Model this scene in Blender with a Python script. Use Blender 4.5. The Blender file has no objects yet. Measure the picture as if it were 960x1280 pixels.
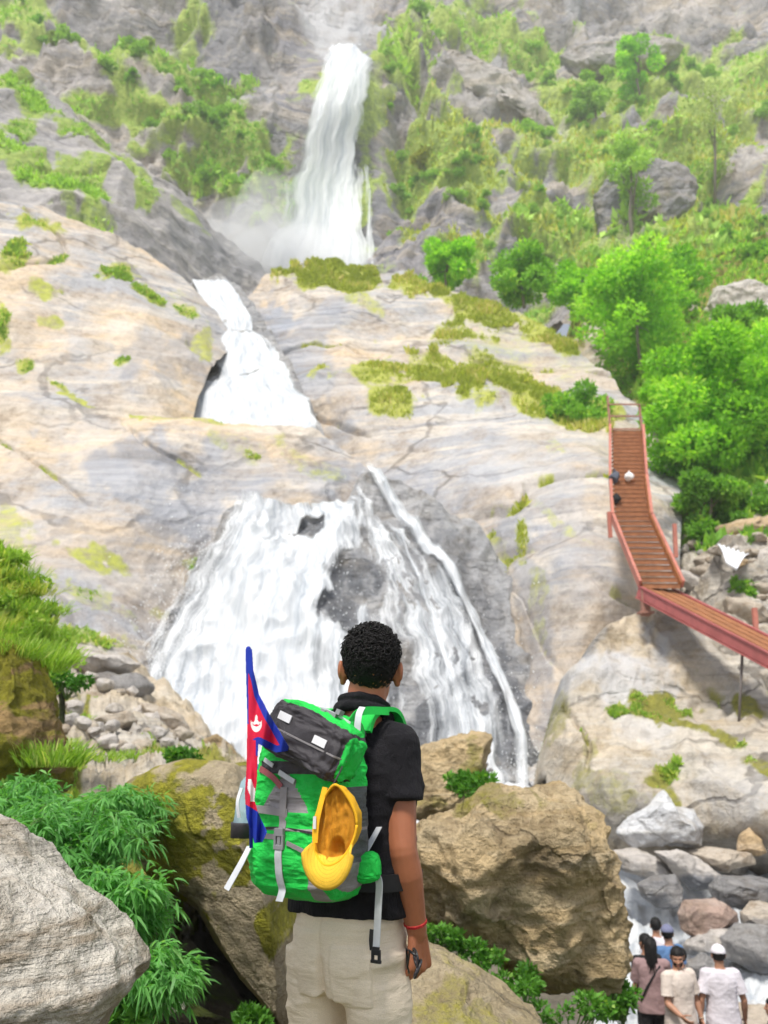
EXPOSURE = 1.1
import numpy as _n; _n.seterr(over="ignore")
import bpy, bmesh, math, random
import numpy as np
from mathutils import Vector, Matrix
random.seed(7)
RNG = np.random.default_rng(7)
SC = bpy.context.scene
COL = SC.collection
# ------------------------------------------------------------------ camera frame
F = 1150.0                       # focal length of the photograph in its own pixels (960 x 1280)
TH = math.radians(14.15)         # camera tilted up
CZ = 1.40
CT, ST = math.cos(TH), math.sin(TH)
def U(px, py, Y):
    """world point seen at photo pixel (px,py) lying Y metres in front of the camera"""
    px = np.asarray(px, float); py = np.asarray(py, float); Y = np.asarray(Y, float)
    cx = (px - 480) / F; cy = (640 - py) / F
    dy = CT - cy * ST; dz = ST + cy * CT
    t = Y / dy
    return np.stack(np.broadcast_arrays(cx * t, Y, CZ + dz * t), -1)
def V(px, py, Y):
    return Vector(U(px, py, Y).tolist())
# ------------------------------------------------------------------ noise
def _h(ix, iy, iz, seed):
    h = (ix.astype(np.uint32) * np.uint32(374761393)) ^ (iy.astype(np.uint32) * np.uint32(668265263)) ^ (iz.astype(np.uint32) * np.uint32(2147483647 - 58)) ^ np.uint32((seed * 1274126177 + 12345) & 0xffffffff)
    h = (h ^ (h >> np.uint32(13))) * np.uint32(1274126177)
    h = (h ^ (h >> np.uint32(15))) * np.uint32(2246822519)
    return h ^ (h >> np.uint32(16))
_G = np.array([[1,1,0],[-1,1,0],[1,-1,0],[-1,-1,0],[1,0,1],[-1,0,1],[1,0,-1],[-1,0,-1],[0,1,1],[0,-1,1],[0,1,-1],[0,-1,-1],[1,1,0],[-1,1,0],[0,-1,1],[0,-1,-1]], float)
def pnoise(P, seed=0):
    P = np.asarray(P, float)
    i = np.floor(P).astype(np.int64); f = P - i
    w = f * f * f * (f * (f * 6 - 15) + 10)
    out = np.zeros(P.shape[:-1])
    for a in (0, 1):
        wa = w[..., 0] if a else 1 - w[..., 0]
        for b in (0, 1):
            wb = w[..., 1] if b else 1 - w[..., 1]
            for c in (0, 1):
                wc = w[..., 2] if c else 1 - w[..., 2]
                g = _G[(_h(i[..., 0] + a, i[..., 1] + b, i[..., 2] + c, seed) & np.uint32(15)).astype(int)]
                out += wa * wb * wc * (g[..., 0] * (f[..., 0] - a) + g[..., 1] * (f[..., 1] - b) + g[..., 2] * (f[..., 2] - c))
    return out
def fbm(P, octv=4, seed=0, gain=.5, lac=2.03):
    P = np.asarray(P, float); s = 0; a = 1.0
    for k in range(octv):
        s = s + a * pnoise(P + 17.3 * k, seed + k); P = P * lac; a *= gain
    return s
def ridged(P, octv=4, seed=0, gain=.5, lac=2.1):
    P = np.asarray(P, float); s = 0; a = 1.0
    for k in range(octv):
        s = s + a * (0.5 - 2.2 * np.abs(pnoise(P + 9.1 * k, seed + 31 * k))); P = P * lac; a *= gain
    return s
def sstep(a, b, x):
    t = np.clip((x - a) / (b - a), 0, 1); return t * t * (3 - 2 * t)
# ------------------------------------------------------------------ objects
def tag(o, label=None, cat=None, group=None, kind=None):
    if label: o['label'] = label
    if cat: o['category'] = cat
    if group: o['group'] = group
    if kind: o['kind'] = kind
    return o
def link(name, me, parent=None):
    o = bpy.data.objects.new(name, me); COL.objects.link(o)
    if parent is not None: o.parent = parent
    return o
def empty(name, loc=(0, 0, 0), rz=0.0):
    o = bpy.data.objects.new(name, None); COL.objects.link(o)
    o.location = loc; o.rotation_euler = (0, 0, rz); o.empty_display_size = .1
    return o
def mesh_np(name, v, faces, mat=None, smooth=True, attrs=None, matidx=None, uv=None):
    """faces: array (n,k) or list of such arrays (k may differ)"""
    me = bpy.data.meshes.new(name)
    v = np.asarray(v, np.float32)
    fl = faces if isinstance(faces, list) else [faces]
    fl = [np.asarray(f, np.int32) for f in fl if len(f)]
    me.vertices.add(len(v)); me.vertices.foreach_set('co', v.ravel())
    nl = sum(f.size for f in fl); nf = sum(len(f) for f in fl)
    me.loops.add(nl); me.polygons.add(nf)
    me.loops.foreach_set('vertex_index', np.concatenate([f.ravel() for f in fl]))
    st = []; s = 0
    for f in fl:
        st.append(s + np.arange(len(f)) * f.shape[1]); s += f.size
    me.polygons.foreach_set('loop_start', np.concatenate(st).astype(np.int32))
    if smooth: me.polygons.foreach_set('use_smooth', np.ones(nf, bool))
    for m in (mat if isinstance(mat, (list, tuple)) else [mat]):
        if m is not None: me.materials.append(m)
    if matidx is not None: me.polygons.foreach_set('material_index', np.asarray(matidx, np.int32))
    me.update(calc_edges=True)
    me.validate()
    if attrs:
        for k, a in attrs.items():
            at = me.attributes.new(k, 'FLOAT', 'POINT'); at.data.foreach_set('value', np.asarray(a, np.float32))
    if uv is not None:
        l = me.uv_layers.new(name='flow')
        vi = np.zeros(len(me.loops), np.int32); me.loops.foreach_get('vertex_index', vi)
        l.data.foreach_set('uv', np.asarray(uv, np.float32)[vi].ravel())
    return me
def grid_faces(nu, nv, wrap=False):
    i = np.arange(nu * nv).reshape(nv, nu)
    if wrap:
        j = np.roll(i, -1, axis=1)
        return np.stack([i[:-1], j[:-1], j[1:], i[1:]], -1).reshape(-1, 4)
    return np.stack([i[:-1, :-1], i[:-1, 1:], i[1:, 1:], i[1:, :-1]], -1).reshape(-1, 4)
class MB:
    """collects simple closed shapes into one mesh"""
    def __init__(s): s.v = []; s.f = []; s.n = 0
    def add(s, v, f):
        v = np.asarray(v, float)
        s.v.append(v); s.f += [tuple(int(i) + s.n for i in q) for q in f]; s.n += len(v)
    def box(s, c, size, M=None):
        c = np.array(c, float); h = np.array(size, float) / 2
        v = np.array([[x, y, z] for x in (-1, 1) for y in (-1, 1) for z in (-1, 1)]) * h
        if M is not None: v = v @ np.array(M.to_3x3()).T
        s.add(v + c, [(0,1,3,2),(4,6,7,5),(0,4,5,1),(2,3,7,6),(0,2,6,4),(1,5,7,3)])
    def bar(s, a, b, w, h, up=(0, 0, 1)):
        a = Vector(a); b = Vector(b); d = b - a; L = d.length; d.normalize()
        x = d.cross(Vector(up));
        if x.length < 1e-4: x = d.cross(Vector((1, 0, 0)))
        x.normalize(); z = x.cross(d)
        M = Matrix((x, d, z)).transposed()
        s.box((a + b) / 2, (w, L, h), M)
    def tube(s, pts, r, n=8, cap=True):
        pts = [Vector(p) for p in pts]
        rs = r if isinstance(r, (list, tuple, np.ndarray)) else [r] * len(pts)
        prev = None; vs = []
        for i, p in enumerate(pts):
            d = (pts[min(i + 1, len(pts) - 1)] - pts[max(i - 1, 0)])
            if d.length < 1e-9: d = Vector((0, 0, 1))
            d.normalize()
            if prev is None:
                x = d.orthogonal().normalized()
            else:
                x = (prev - d * prev.dot(d))
                x = x.normalized() if x.length > 1e-6 else d.orthogonal().normalized()
            prev = x; y = d.cross(x)
            for k in range(n):
                a = 2 * math.pi * k / n
                vs.append(p + (x * math.cos(a) + y * math.sin(a)) * rs[i])
        f = []
        m = len(pts)
        for i in range(m - 1):
            for k in range(n):
                f.append((i * n + k, i * n + (k + 1) % n, (i + 1) * n + (k + 1) % n, (i + 1) * n + k))
        if cap:
            f.append(tuple(range(n - 1, -1, -1))); f.append(tuple((m - 1) * n + k for k in range(n)))
        s.add([tuple(q) for q in vs], f)
    def loft(s, rings, n=32, cap=True, rot=0.0, p=2.0):
        """rings: (centre, half width along x, half depth along y[, exponent]) stacked; rot about z"""
        vs = []
        for rg in rings:
            c, a, b = rg[:3]; e = rg[3] if len(rg) > 3 else p
            for k in range(n):
                t = 2 * math.pi * k / n; ct, st = math.cos(t), math.sin(t)
                x = a * math.copysign(abs(ct) ** (2 / e), ct); y = b * math.copysign(abs(st) ** (2 / e), st)
                vs.append((c[0] + x * math.cos(rot) - y * math.sin(rot), c[1] + x * math.sin(rot) + y * math.cos(rot), c[2]))
        f = []; m = len(rings)
        for i in range(m - 1):
            for k in range(n):
                f.append((i * n + k, i * n + (k + 1) % n, (i + 1) * n + (k + 1) % n, (i + 1) * n + k))
        if cap:
            f.append(tuple(range(n - 1, -1, -1))); f.append(tuple((m - 1) * n + k for k in range(n)))
        s.add(vs, f)
    def ell(s, c, r, M=None, n=20, m=12):
        vs = []
        for j in range(1, m):
            ph = math.pi * j / m
            for k in range(n):
                t = 2 * math.pi * k / n
                vs.append((math.sin(ph) * math.cos(t) * r[0], math.sin(ph) * math.sin(t) * r[1], -math.cos(ph) * r[2]))
        vs += [(0, 0, -r[2]), (0, 0, r[2])]
        v = np.array(vs)
        if M is not None: v = v @ np.array(M.to_3x3()).T
        f = []
        for j in range(m - 2):
            for k in range(n):
                f.append((j * n + k, j * n + (k + 1) % n, (j + 1) * n + (k + 1) % n, (j + 1) * n + k))
        b = (m - 1) * n
        for k in range(n):
            f.append((b, (k + 1) % n, k)); f.append((b + 1, (m - 2) * n + k, (m - 2) * n + (k + 1) % n))
        s.add(v + np.array(c), f)
    def cap(s, a, b, ra, rb, n=16):
        """tapered capsule"""
        a = Vector(a); b = Vector(b); d = (b - a).normalized()
        pts = []; rs = []
        for k in (-80, -60, -35, 0):
            t = math.radians(k); pts.append(a + d * ra * math.sin(t)); rs.append(ra * math.cos(t))
        for k in (0, 35, 60, 80):
            t = math.radians(k); pts.append(b + d * rb * math.sin(t)); rs.append(rb * math.cos(t))
        s.tube(pts, rs, n)
    def mesh(s, name, mat=None, smooth=True):
        me = bpy.data.meshes.new(name)
        me.from_pydata([tuple(p) for a in s.v for p in a], [], s.f)
        for m in (mat if isinstance(mat, (list, tuple)) else [mat]):
            if m is not None: me.materials.append(m)
        if smooth: me.polygons.foreach_set('use_smooth', np.ones(len(me.polygons), bool))
        me.update(); return me
    def obj(s, name, mat=None, parent=None, smooth=True, bevel=0.0):
        o = link(name, s.mesh(name, mat, smooth), parent)
        if bevel:
            b = o.modifiers.new('bevel', 'BEVEL'); b.width = bevel; b.segments = 2; b.limit_method = 'ANGLE'
        return o
def voxel(mb, size, smooth=6, fac=.5, name='body'):
    """fuse overlapping solids of an MB into one continuous skin; returns (verts, faces)"""
    o = mb.obj(name)
    m = o.modifiers.new('r', 'REMESH'); m.mode = 'VOXEL'; m.voxel_size = size; m.use_smooth_shade = True
    if smooth:
        q = o.modifiers.new('s', 'SMOOTH'); q.factor = fac; q.iterations = smooth
    bpy.context.view_layer.update()
    dg = bpy.context.evaluated_depsgraph_get()
    e = o.evaluated_get(dg); me = e.to_mesh()
    v = np.zeros(len(me.vertices) * 3, np.float32); me.vertices.foreach_get('co', v)
    nl = len(me.loops); vi = np.zeros(nl, np.int32); me.loops.foreach_get('vertex_index', vi)
    tot = np.zeros(len(me.polygons), np.int32); me.polygons.foreach_get('loop_total', tot)
    st = np.zeros(len(me.polygons), np.int32); me.polygons.foreach_get('loop_start', st)
    fs = []
    for k in np.unique(tot):
        s0 = st[tot == k]; fs.append(vi[s0[:, None] + np.arange(k)[None, :]])
    e.to_mesh_clear()
    old = o.data; bpy.data.objects.remove(o); bpy.data.meshes.remove(old)
    return v.reshape(-1, 3).astype(float), fs
def normals_of(v, fs):
    n = np.zeros_like(v)
    for f in fs:
        a, b, c = v[f[:, 0]], v[f[:, 1]], v[f[:, 2]]
        fn = np.cross(b - a, c - a)
        for k in range(f.shape[1]): np.add.at(n, f[:, k], fn)
    return n / (np.linalg.norm(n, axis=1, keepdims=True) + 1e-12)
_ICO = {}
def ico(sub):
    if sub not in _ICO:
        bm = bmesh.new(); bmesh.ops.create_icosphere(bm, subdivisions=sub, radius=1)
        v = np.array([p.co[:] for p in bm.verts]); f = np.array([[q.index for q in t.verts] for t in bm.faces]); bm.free()
        _ICO[sub] = (v, f)
    return _ICO[sub]
# ------------------------------------------------------------------ materials
def newmat(name):
    m = bpy.data.materials.new(name); m.use_nodes = True
    nt = m.node_tree; b = nt.nodes['Principled BSDF']
    return m, nt, b
class NT:
    def __init__(s, nt): s.nt = nt
    def n(s, t, **kw):
        x = s.nt.nodes.new(t)
        for k, v in kw.items():
            if k in x.inputs.keys() if isinstance(k, str) else False: x.inputs[k].default_value = v
            else: setattr(x, k, v)
        return x
    def l(s, a, b): s.nt.links.new(a, b)
    def val(s, sock, v):
        if isinstance(v, (int, float)): sock.default_value = v
        elif isinstance(v, (tuple, list)): sock.default_value = (*v, 1) if len(v) == 3 and sock.type == 'RGBA' else v
        else: s.l(v, sock)
    def math(s, op, a, b=0.0, clamp=False):
        x = s.n('ShaderNodeMath', operation=op, use_clamp=clamp); s.val(x.inputs[0], a); s.val(x.inputs[1], b); return x.outputs[0]
    def mix(s, fac, a, b, blend='MIX'):
        x = s.n('ShaderNodeMix', data_type='RGBA', blend_type=blend)
        s.val(x.inputs[0], fac); s.val(x.inputs[6], a); s.val(x.inputs[7], b); return x.outputs[2]
    def noise(s, vec, scale, detail=4, rough=.55, dist=0.0):
        x = s.n('ShaderNodeTexNoise'); s.l(vec, x.inputs['Vector'])
        x.inputs['Scale'].default_value = scale; x.inputs['Detail'].default_value = detail
        x.inputs['Roughness'].default_value = rough; x.inputs['Distortion'].default_value = dist
        return x.outputs['Fac']
    def mapping(s, vec, scale=(1, 1, 1), rot=(0, 0, 0), loc=(0, 0, 0)):
        x = s.n('ShaderNodeMapping'); s.l(vec, x.inputs['Vector'])
        x.inputs['Scale'].default_value = scale; x.inputs['Rotation'].default_value = rot; x.inputs['Location'].default_value = loc
        return x.outputs[0]
    def ramp(s, fac, stops, interp='LINEAR'):
        x = s.n('ShaderNodeValToRGB'); s.l(fac, x.inputs[0]); cr = x.color_ramp; cr.interpolation = interp
        while len(cr.elements) > 1: cr.elements.remove(cr.elements[-1])
        for i, (p, c) in enumerate(stops):
            e = cr.elements[0] if i == 0 else cr.elements.new(p)
            e.position = p; e.color = (c, c, c, 1) if isinstance(c, (int, float)) else (*c, 1)
        return x.outputs[0]
    def attr(s, name):
        x = s.n('ShaderNodeAttribute', attribute_name=name); return x.outputs['Fac']
def rock_mat(name, ca, cb, cc, S=1.0, rough=.85, moss=(.13, .17, .035), mossdark=(.05, .07, .02), bump=.6, crack=.5, strata=.5, wetc=(.085, .09, .1), stain=(.30, .24, .15), dip=(0.5, .35, 0.2), natural_moss=0.0):
    """weathered rock: three tones broken by noise, dipping strata, cracks, moss and wet patches from vertex attributes"""
    m, nt, b = newmat(name); T = NT(nt)
    pos = T.n('ShaderNodeNewGeometry').outputs['Position']
    n1 = T.noise(pos, .35 * S, 5, .6, .3); n2 = T.noise(pos, 1.7 * S, 6, .65, .4); n3 = T.noise(pos, 9 * S, 5, .7)
    st = T.noise(T.mapping(pos, (.5 * S, .5 * S, 4.2 * S), dip), 1.0, 5, .65, .6)
    col = T.mix(T.ramp(T.math('ADD', T.math('MULTIPLY', n1, .75), T.math('MULTIPLY', st, .25)), [(.42, 0), (.54, 1)]), ca, cb)
    col = T.mix(T.math('MULTIPLY', T.ramp(st, [(.50, 0), (.60, 1)]), strata), col, cc)
    sk = T.noise(T.mapping(pos, (.35 * S, .35 * S, 7.5 * S), (dip[0], dip[1] + .12, dip[2])), 1.0, 7, .72, 1.2)
    col = T.mix(T.math('MULTIPLY', T.ramp(sk, [(.36, 1), (.44, 0)]), T.math('MULTIPLY', T.ramp(n1, [(.38, .25), (.6, 1)]), .75 * strata)), col, tuple(.42 * x for x in cb))
    col = T.mix(T.ramp(n2, [(.35, .55), (.5, 0), (.68, 0)]), col, stain)
    gr = T.ramp(T.math('ADD', T.math('MULTIPLY', n3, .6), T.math('MULTIPLY', n2, .4)), [(.34, (.66, .64, .62)), (.47, (.97, .97, .97)), (.62, (1.16, 1.15, 1.13))])
    n4 = T.noise(pos, 34 * S, 4, .7); col = T.mix(1.0, col, gr, 'MULTIPLY'); col = T.mix(.7, col, T.ramp(n4, [(.3, (.78, .76, .74)), (.5, (1, 1, 1)), (.7, (1.08, 1.08, 1.08))]), 'MULTIPLY')
    # cracks: sunk in the bump, their shade painted in as thin dark lines
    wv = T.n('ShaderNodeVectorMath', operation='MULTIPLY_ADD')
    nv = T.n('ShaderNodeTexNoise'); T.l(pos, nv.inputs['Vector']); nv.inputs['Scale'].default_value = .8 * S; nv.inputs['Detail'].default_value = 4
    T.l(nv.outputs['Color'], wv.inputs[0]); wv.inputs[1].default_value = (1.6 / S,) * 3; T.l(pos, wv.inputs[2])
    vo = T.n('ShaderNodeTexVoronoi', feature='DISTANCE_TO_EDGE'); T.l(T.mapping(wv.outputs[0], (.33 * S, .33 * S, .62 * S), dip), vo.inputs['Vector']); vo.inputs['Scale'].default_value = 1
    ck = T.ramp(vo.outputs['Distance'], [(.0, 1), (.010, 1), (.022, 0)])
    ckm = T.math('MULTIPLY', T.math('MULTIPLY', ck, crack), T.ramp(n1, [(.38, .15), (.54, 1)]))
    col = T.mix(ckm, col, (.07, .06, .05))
    pale = T.attr('pale'); col = T.mix(T.math('MULTIPLY', pale, T.ramp(n2, [(.3, .5), (.55, 1)])), col, (.52, .52, .53))
    wet = T.math('MULTIPLY', T.attr('wet'), T.ramp(T.math('ADD', n2, T.math('MULTIPLY', n1, .5)), [(.45, .45), (.8, 1)]), True)
    wcol = T.mix(T.ramp(st, [(.35, 0), (.65, 1)]), wetc, tuple(2.3 * x for x in wetc))
    col = T.mix(wet, col, wcol)
    mo = T.math('ADD', T.attr('moss'), natural_moss)
    mf = T.ramp(T.math('ADD', T.math('MULTIPLY', mo, .58), T.math('ADD', T.math('MULTIPLY', n2, .55), T.math('MULTIPLY', n3, .5))), [(.68, 0), (.96, 1)])
    mcol = T.mix(T.ramp(n3, [(.3, 0), (.65, 1)]), mossdark, moss)
    col = T.mix(mf, col, mcol)
    T.l(col, b.inputs['Base Color'])
    rg = T.math('SUBTRACT', rough, T.math('MULTIPLY', wet, .45)); T.l(rg, b.inputs['Roughness'])
    b.inputs['Specular IOR Level'].default_value = .3
    hgt = T.math('ADD', T.math('ADD', T.math('ADD', T.math('MULTIPLY', n3, .6), T.math('MULTIPLY', n4, .22)), T.math('MULTIPLY', n2, 1.0)), T.math('MULTIPLY', st, strata))
    hgt = T.math('SUBTRACT', hgt, T.math('MULTIPLY', ckm, .7))
    bp = T.n('ShaderNodeBump'); T.l(hgt, bp.inputs['Height']); bp.inputs['Strength'].default_value = bump; bp.inputs['Distance'].default_value = .18 / S
    T.l(bp.outputs[0], b.inputs['Normal'])
    return m
def leaf_mat(name, dark, light, tip=None, trans=.35, rough=.55):
    m, nt, b = newmat(name); T = NT(nt)
    tint = T.attr('tint'); rnd = T.n('ShaderNodeObjectInfo').outputs['Random']
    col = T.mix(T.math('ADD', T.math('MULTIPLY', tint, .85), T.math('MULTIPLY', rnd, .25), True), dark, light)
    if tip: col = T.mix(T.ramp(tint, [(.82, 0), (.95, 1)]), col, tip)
    T.l(col, b.inputs['Base Color']); b.inputs['Roughness'].default_value = rough; b.inputs['Specular IOR Level'].default_value = .25
    tr = T.n('ShaderNodeBsdfTranslucent'); T.l(T.mix(.5, col, (.5, .75, .1), 'MULTIPLY'), tr.inputs['Color'])
    tc = T.mix(1.0, col, (1.5, 1.6, .7), 'MULTIPLY'); T.l(tc, tr.inputs['Color'])
    mx = T.n('ShaderNodeMixShader'); mx.inputs[0].default_value = trans
    T.l(b.outputs[0], mx.inputs[1]); T.l(tr.outputs[0], mx.inputs[2])
    T.l(mx.outputs[0], nt.nodes['Material Output'].inputs['Surface'])
    return m
def plain(name, col, rough=.7, spec=.3, metal=0.0, var=.12, scale=20, bump=0.0, bscale=200, sheen=0.0):
    m, nt, b = newmat(name); T = NT(nt)
    pos = T.n('ShaderNodeTexCoord').outputs['Object']
    n = T.noise(pos, scale, 4, .6)
    c = T.mix(1.0, col, T.ramp(n, [(.25, 1 - var), (.75, 1 + var)]), 'MULTIPLY')
    T.l(c, b.inputs['Base Color']); b.inputs['Roughness'].default_value = rough
    b.inputs['Specular IOR Level'].default_value = spec; b.inputs['Metallic'].default_value = metal
    if sheen: b.inputs['Sheen Weight'].default_value = sheen
    if bump:
        bp = T.n('ShaderNodeBump'); T.l(T.noise(pos, bscale, 3, .6), bp.inputs['Height'])
        bp.inputs['Strength'].default_value = bump; bp.inputs['Distance'].default_value = .002
        T.l(bp.outputs[0], b.inputs['Normal'])
    return m
# ------------------------------------------------------------------ people
def skin_mat(name, c):
    m, nt, b = newmat(name); T = NT(nt)
    pos = T.n('ShaderNodeTexCoord').outputs['Object']; n = T.noise(pos, 14, 4, .6)
    col = T.mix(1.0, c, T.ramp(n, [(.3, .86), (.7, 1.1)]), 'MULTIPLY')
    col = T.mix(T.attr('dark'), col, (.015, .012, .012)); col = T.mix(T.attr('lip'), col, (c[0] * .9, c[1] * .55, c[2] * .6))
    T.l(col, b.inputs['Base Color']); b.inputs['Roughness'].default_value = .5; b.inputs['Specular IOR Level'].default_value = .35
    b.inputs['Subsurface Weight'].default_value = .12; b.inputs['Subsurface Radius'].default_value = (.012, .005, .003); b.inputs['Subsurface Scale'].default_value = .6
    bp = T.n('ShaderNodeBump'); T.l(T.noise(pos, 260, 3, .6), bp.inputs['Height']); bp.inputs['Strength'].default_value = .12; bp.inputs['Distance'].default_value = .002; T.l(bp.outputs[0], b.inputs['Normal'])
    return m
def cloth_mat(name, c, bump=.3, sx=380, sz=380, wave=None, var=.1, rough=.9):
    m, nt, b = newmat(name); T = NT(nt)
    pos = T.n('ShaderNodeTexCoord').outputs['Object']
    n = T.noise(pos, 9, 4, .6); fine = T.noise(T.mapping(pos, (sx, sx, sz)), 1, 3, .6)
    col = T.mix(1.0, c, T.ramp(n, [(.3, 1 - var), (.7, 1 + var)]), 'MULTIPLY'); col = T.mix(.5, col, T.ramp(fine, [(.3, .8), (.7, 1.15)]), 'MULTIPLY')
    T.l(col, b.inputs['Base Color']); b.inputs['Roughness'].default_value = rough; b.inputs['Specular IOR Level'].default_value = .2; b.inputs['Sheen Weight'].default_value = .02
    h = fine
    if wave:
        w = T.noise(T.mapping(pos, wave), 1, 3, .55, .4); h = T.math('ADD', T.math('MULTIPLY', w, 2.2), fine)
    bp = T.n('ShaderNodeBump'); T.l(h, bp.inputs['Height']); bp.inputs['Strength'].default_value = bump; bp.inputs['Distance'].default_value = .004; T.l(bp.outputs[0], b.inputs['Normal'])
    return m
M_hair = plain('black_hair', (.009, .008, .008), .6, .25, 0, .3, 60, .3, 300)
def hand(mb, wr, d, pn, th, curl, k=1.0, thumb_in=.6):
    """palm, four bent fingers of different lengths and a thumb; d along the hand, pn towards the palm side, th towards the thumb"""
    wr = Vector(wr); d = Vector(d).normalized(); th = Vector(th); th = (th - d * th.dot(d)).normalized(); pn = Vector(pn); pn = (pn - d * pn.dot(d) - th * pn.dot(th)).normalized()
    ln = [.074, .082, .076, .058]; off = [.030, .010, -.010, -.029]; kn = [.088, .092, .088, .079]
    for i in range(4):
        a = wr + th * off[i] * .55 * k + d * .012 * k; b = wr + d * kn[i] * k + th * off[i] * k
        mb.cap(a, b, .0135 * k, .0112 * k, 12)
        p = b; ang = 0.0
        for s, (fr, da) in enumerate(((.46, 62), (.30, 85), (.24, 55))):
            ang += math.radians(da * curl * (1.0 - .04 * i)); dd = d * math.cos(ang) + pn * math.sin(ang)
            q = p + dd * ln[i] * fr * k; r0 = (.0088 - .0007 * s) * k * (.92 if i == 3 else 1); mb.cap(p, q, r0, r0 * .93, 12); p = q
    b0 = wr + d * .022 * k + th * .024 * k + pn * .006 * k; t1 = (d * .75 + th * .75 + pn * thumb_in).normalized(); m1 = b0 + t1 * .044 * k
    mb.cap(wr + d * .01 * k + th * .012 * k, m1, .014 * k, .0108 * k, 12)
    t2 = (d * .9 + th * .1 + pn * (thumb_in + .3)).normalized(); m2 = m1 + t2 * .033 * k; mb.cap(m1, m2, .0105 * k, .0095 * k, 12)
    t3 = (d * .7 - th * .15 + pn * (thumb_in + .5)).normalized(); mb.cap(m2, m2 + t3 * .026 * k, .0095 * k, .0078 * k, 12)
def head_solids(mb, M, k, female=False, ear=1.0):
    R = M.to_3x3()
    def at(*p): return M @ (Vector(p) * k)
    def ell(c, r, n=24, m=16): mb.ell(at(*c), [x * k for x in r], R, n, m)
    ell((0, -.008, .022), (.074, .094, .090)); ell((0, .030, -.040), (.057, .062, .078)); ell((0, .052, -.085), (.032, .034, .032))
    ell((0, .074, .026), (.052, .018, .014)); mb.cap(at(0, .086, .012), at(0, .108, -.026), .008 * k, .013 * k, 10); ell((.011, .096, -.030), (.009, .011, .008)); ell((-.011, .096, -.030), (.009, .011, .008))
    ell((0, .084, -.058), (.024, .012, .008)); ell((0, .083, -.068), (.020, .012, .008))
    for s in (-1, 1):
        ell((.034 * s, .062, -.018), (.024, .026, .022)); ell((.077 * s, -.010, -.008), (.009 * ear, .018, .030 * ear)); ell(((.083 + .012 * (ear - 1) * 2) * s, -.018, .002), (.007 * ear, .014, .024 * ear)); ell(((.080 + .008 * (ear - 1)) * s, -.006, -.030), (.006 * ear, .009, .012 * ear))
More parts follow.
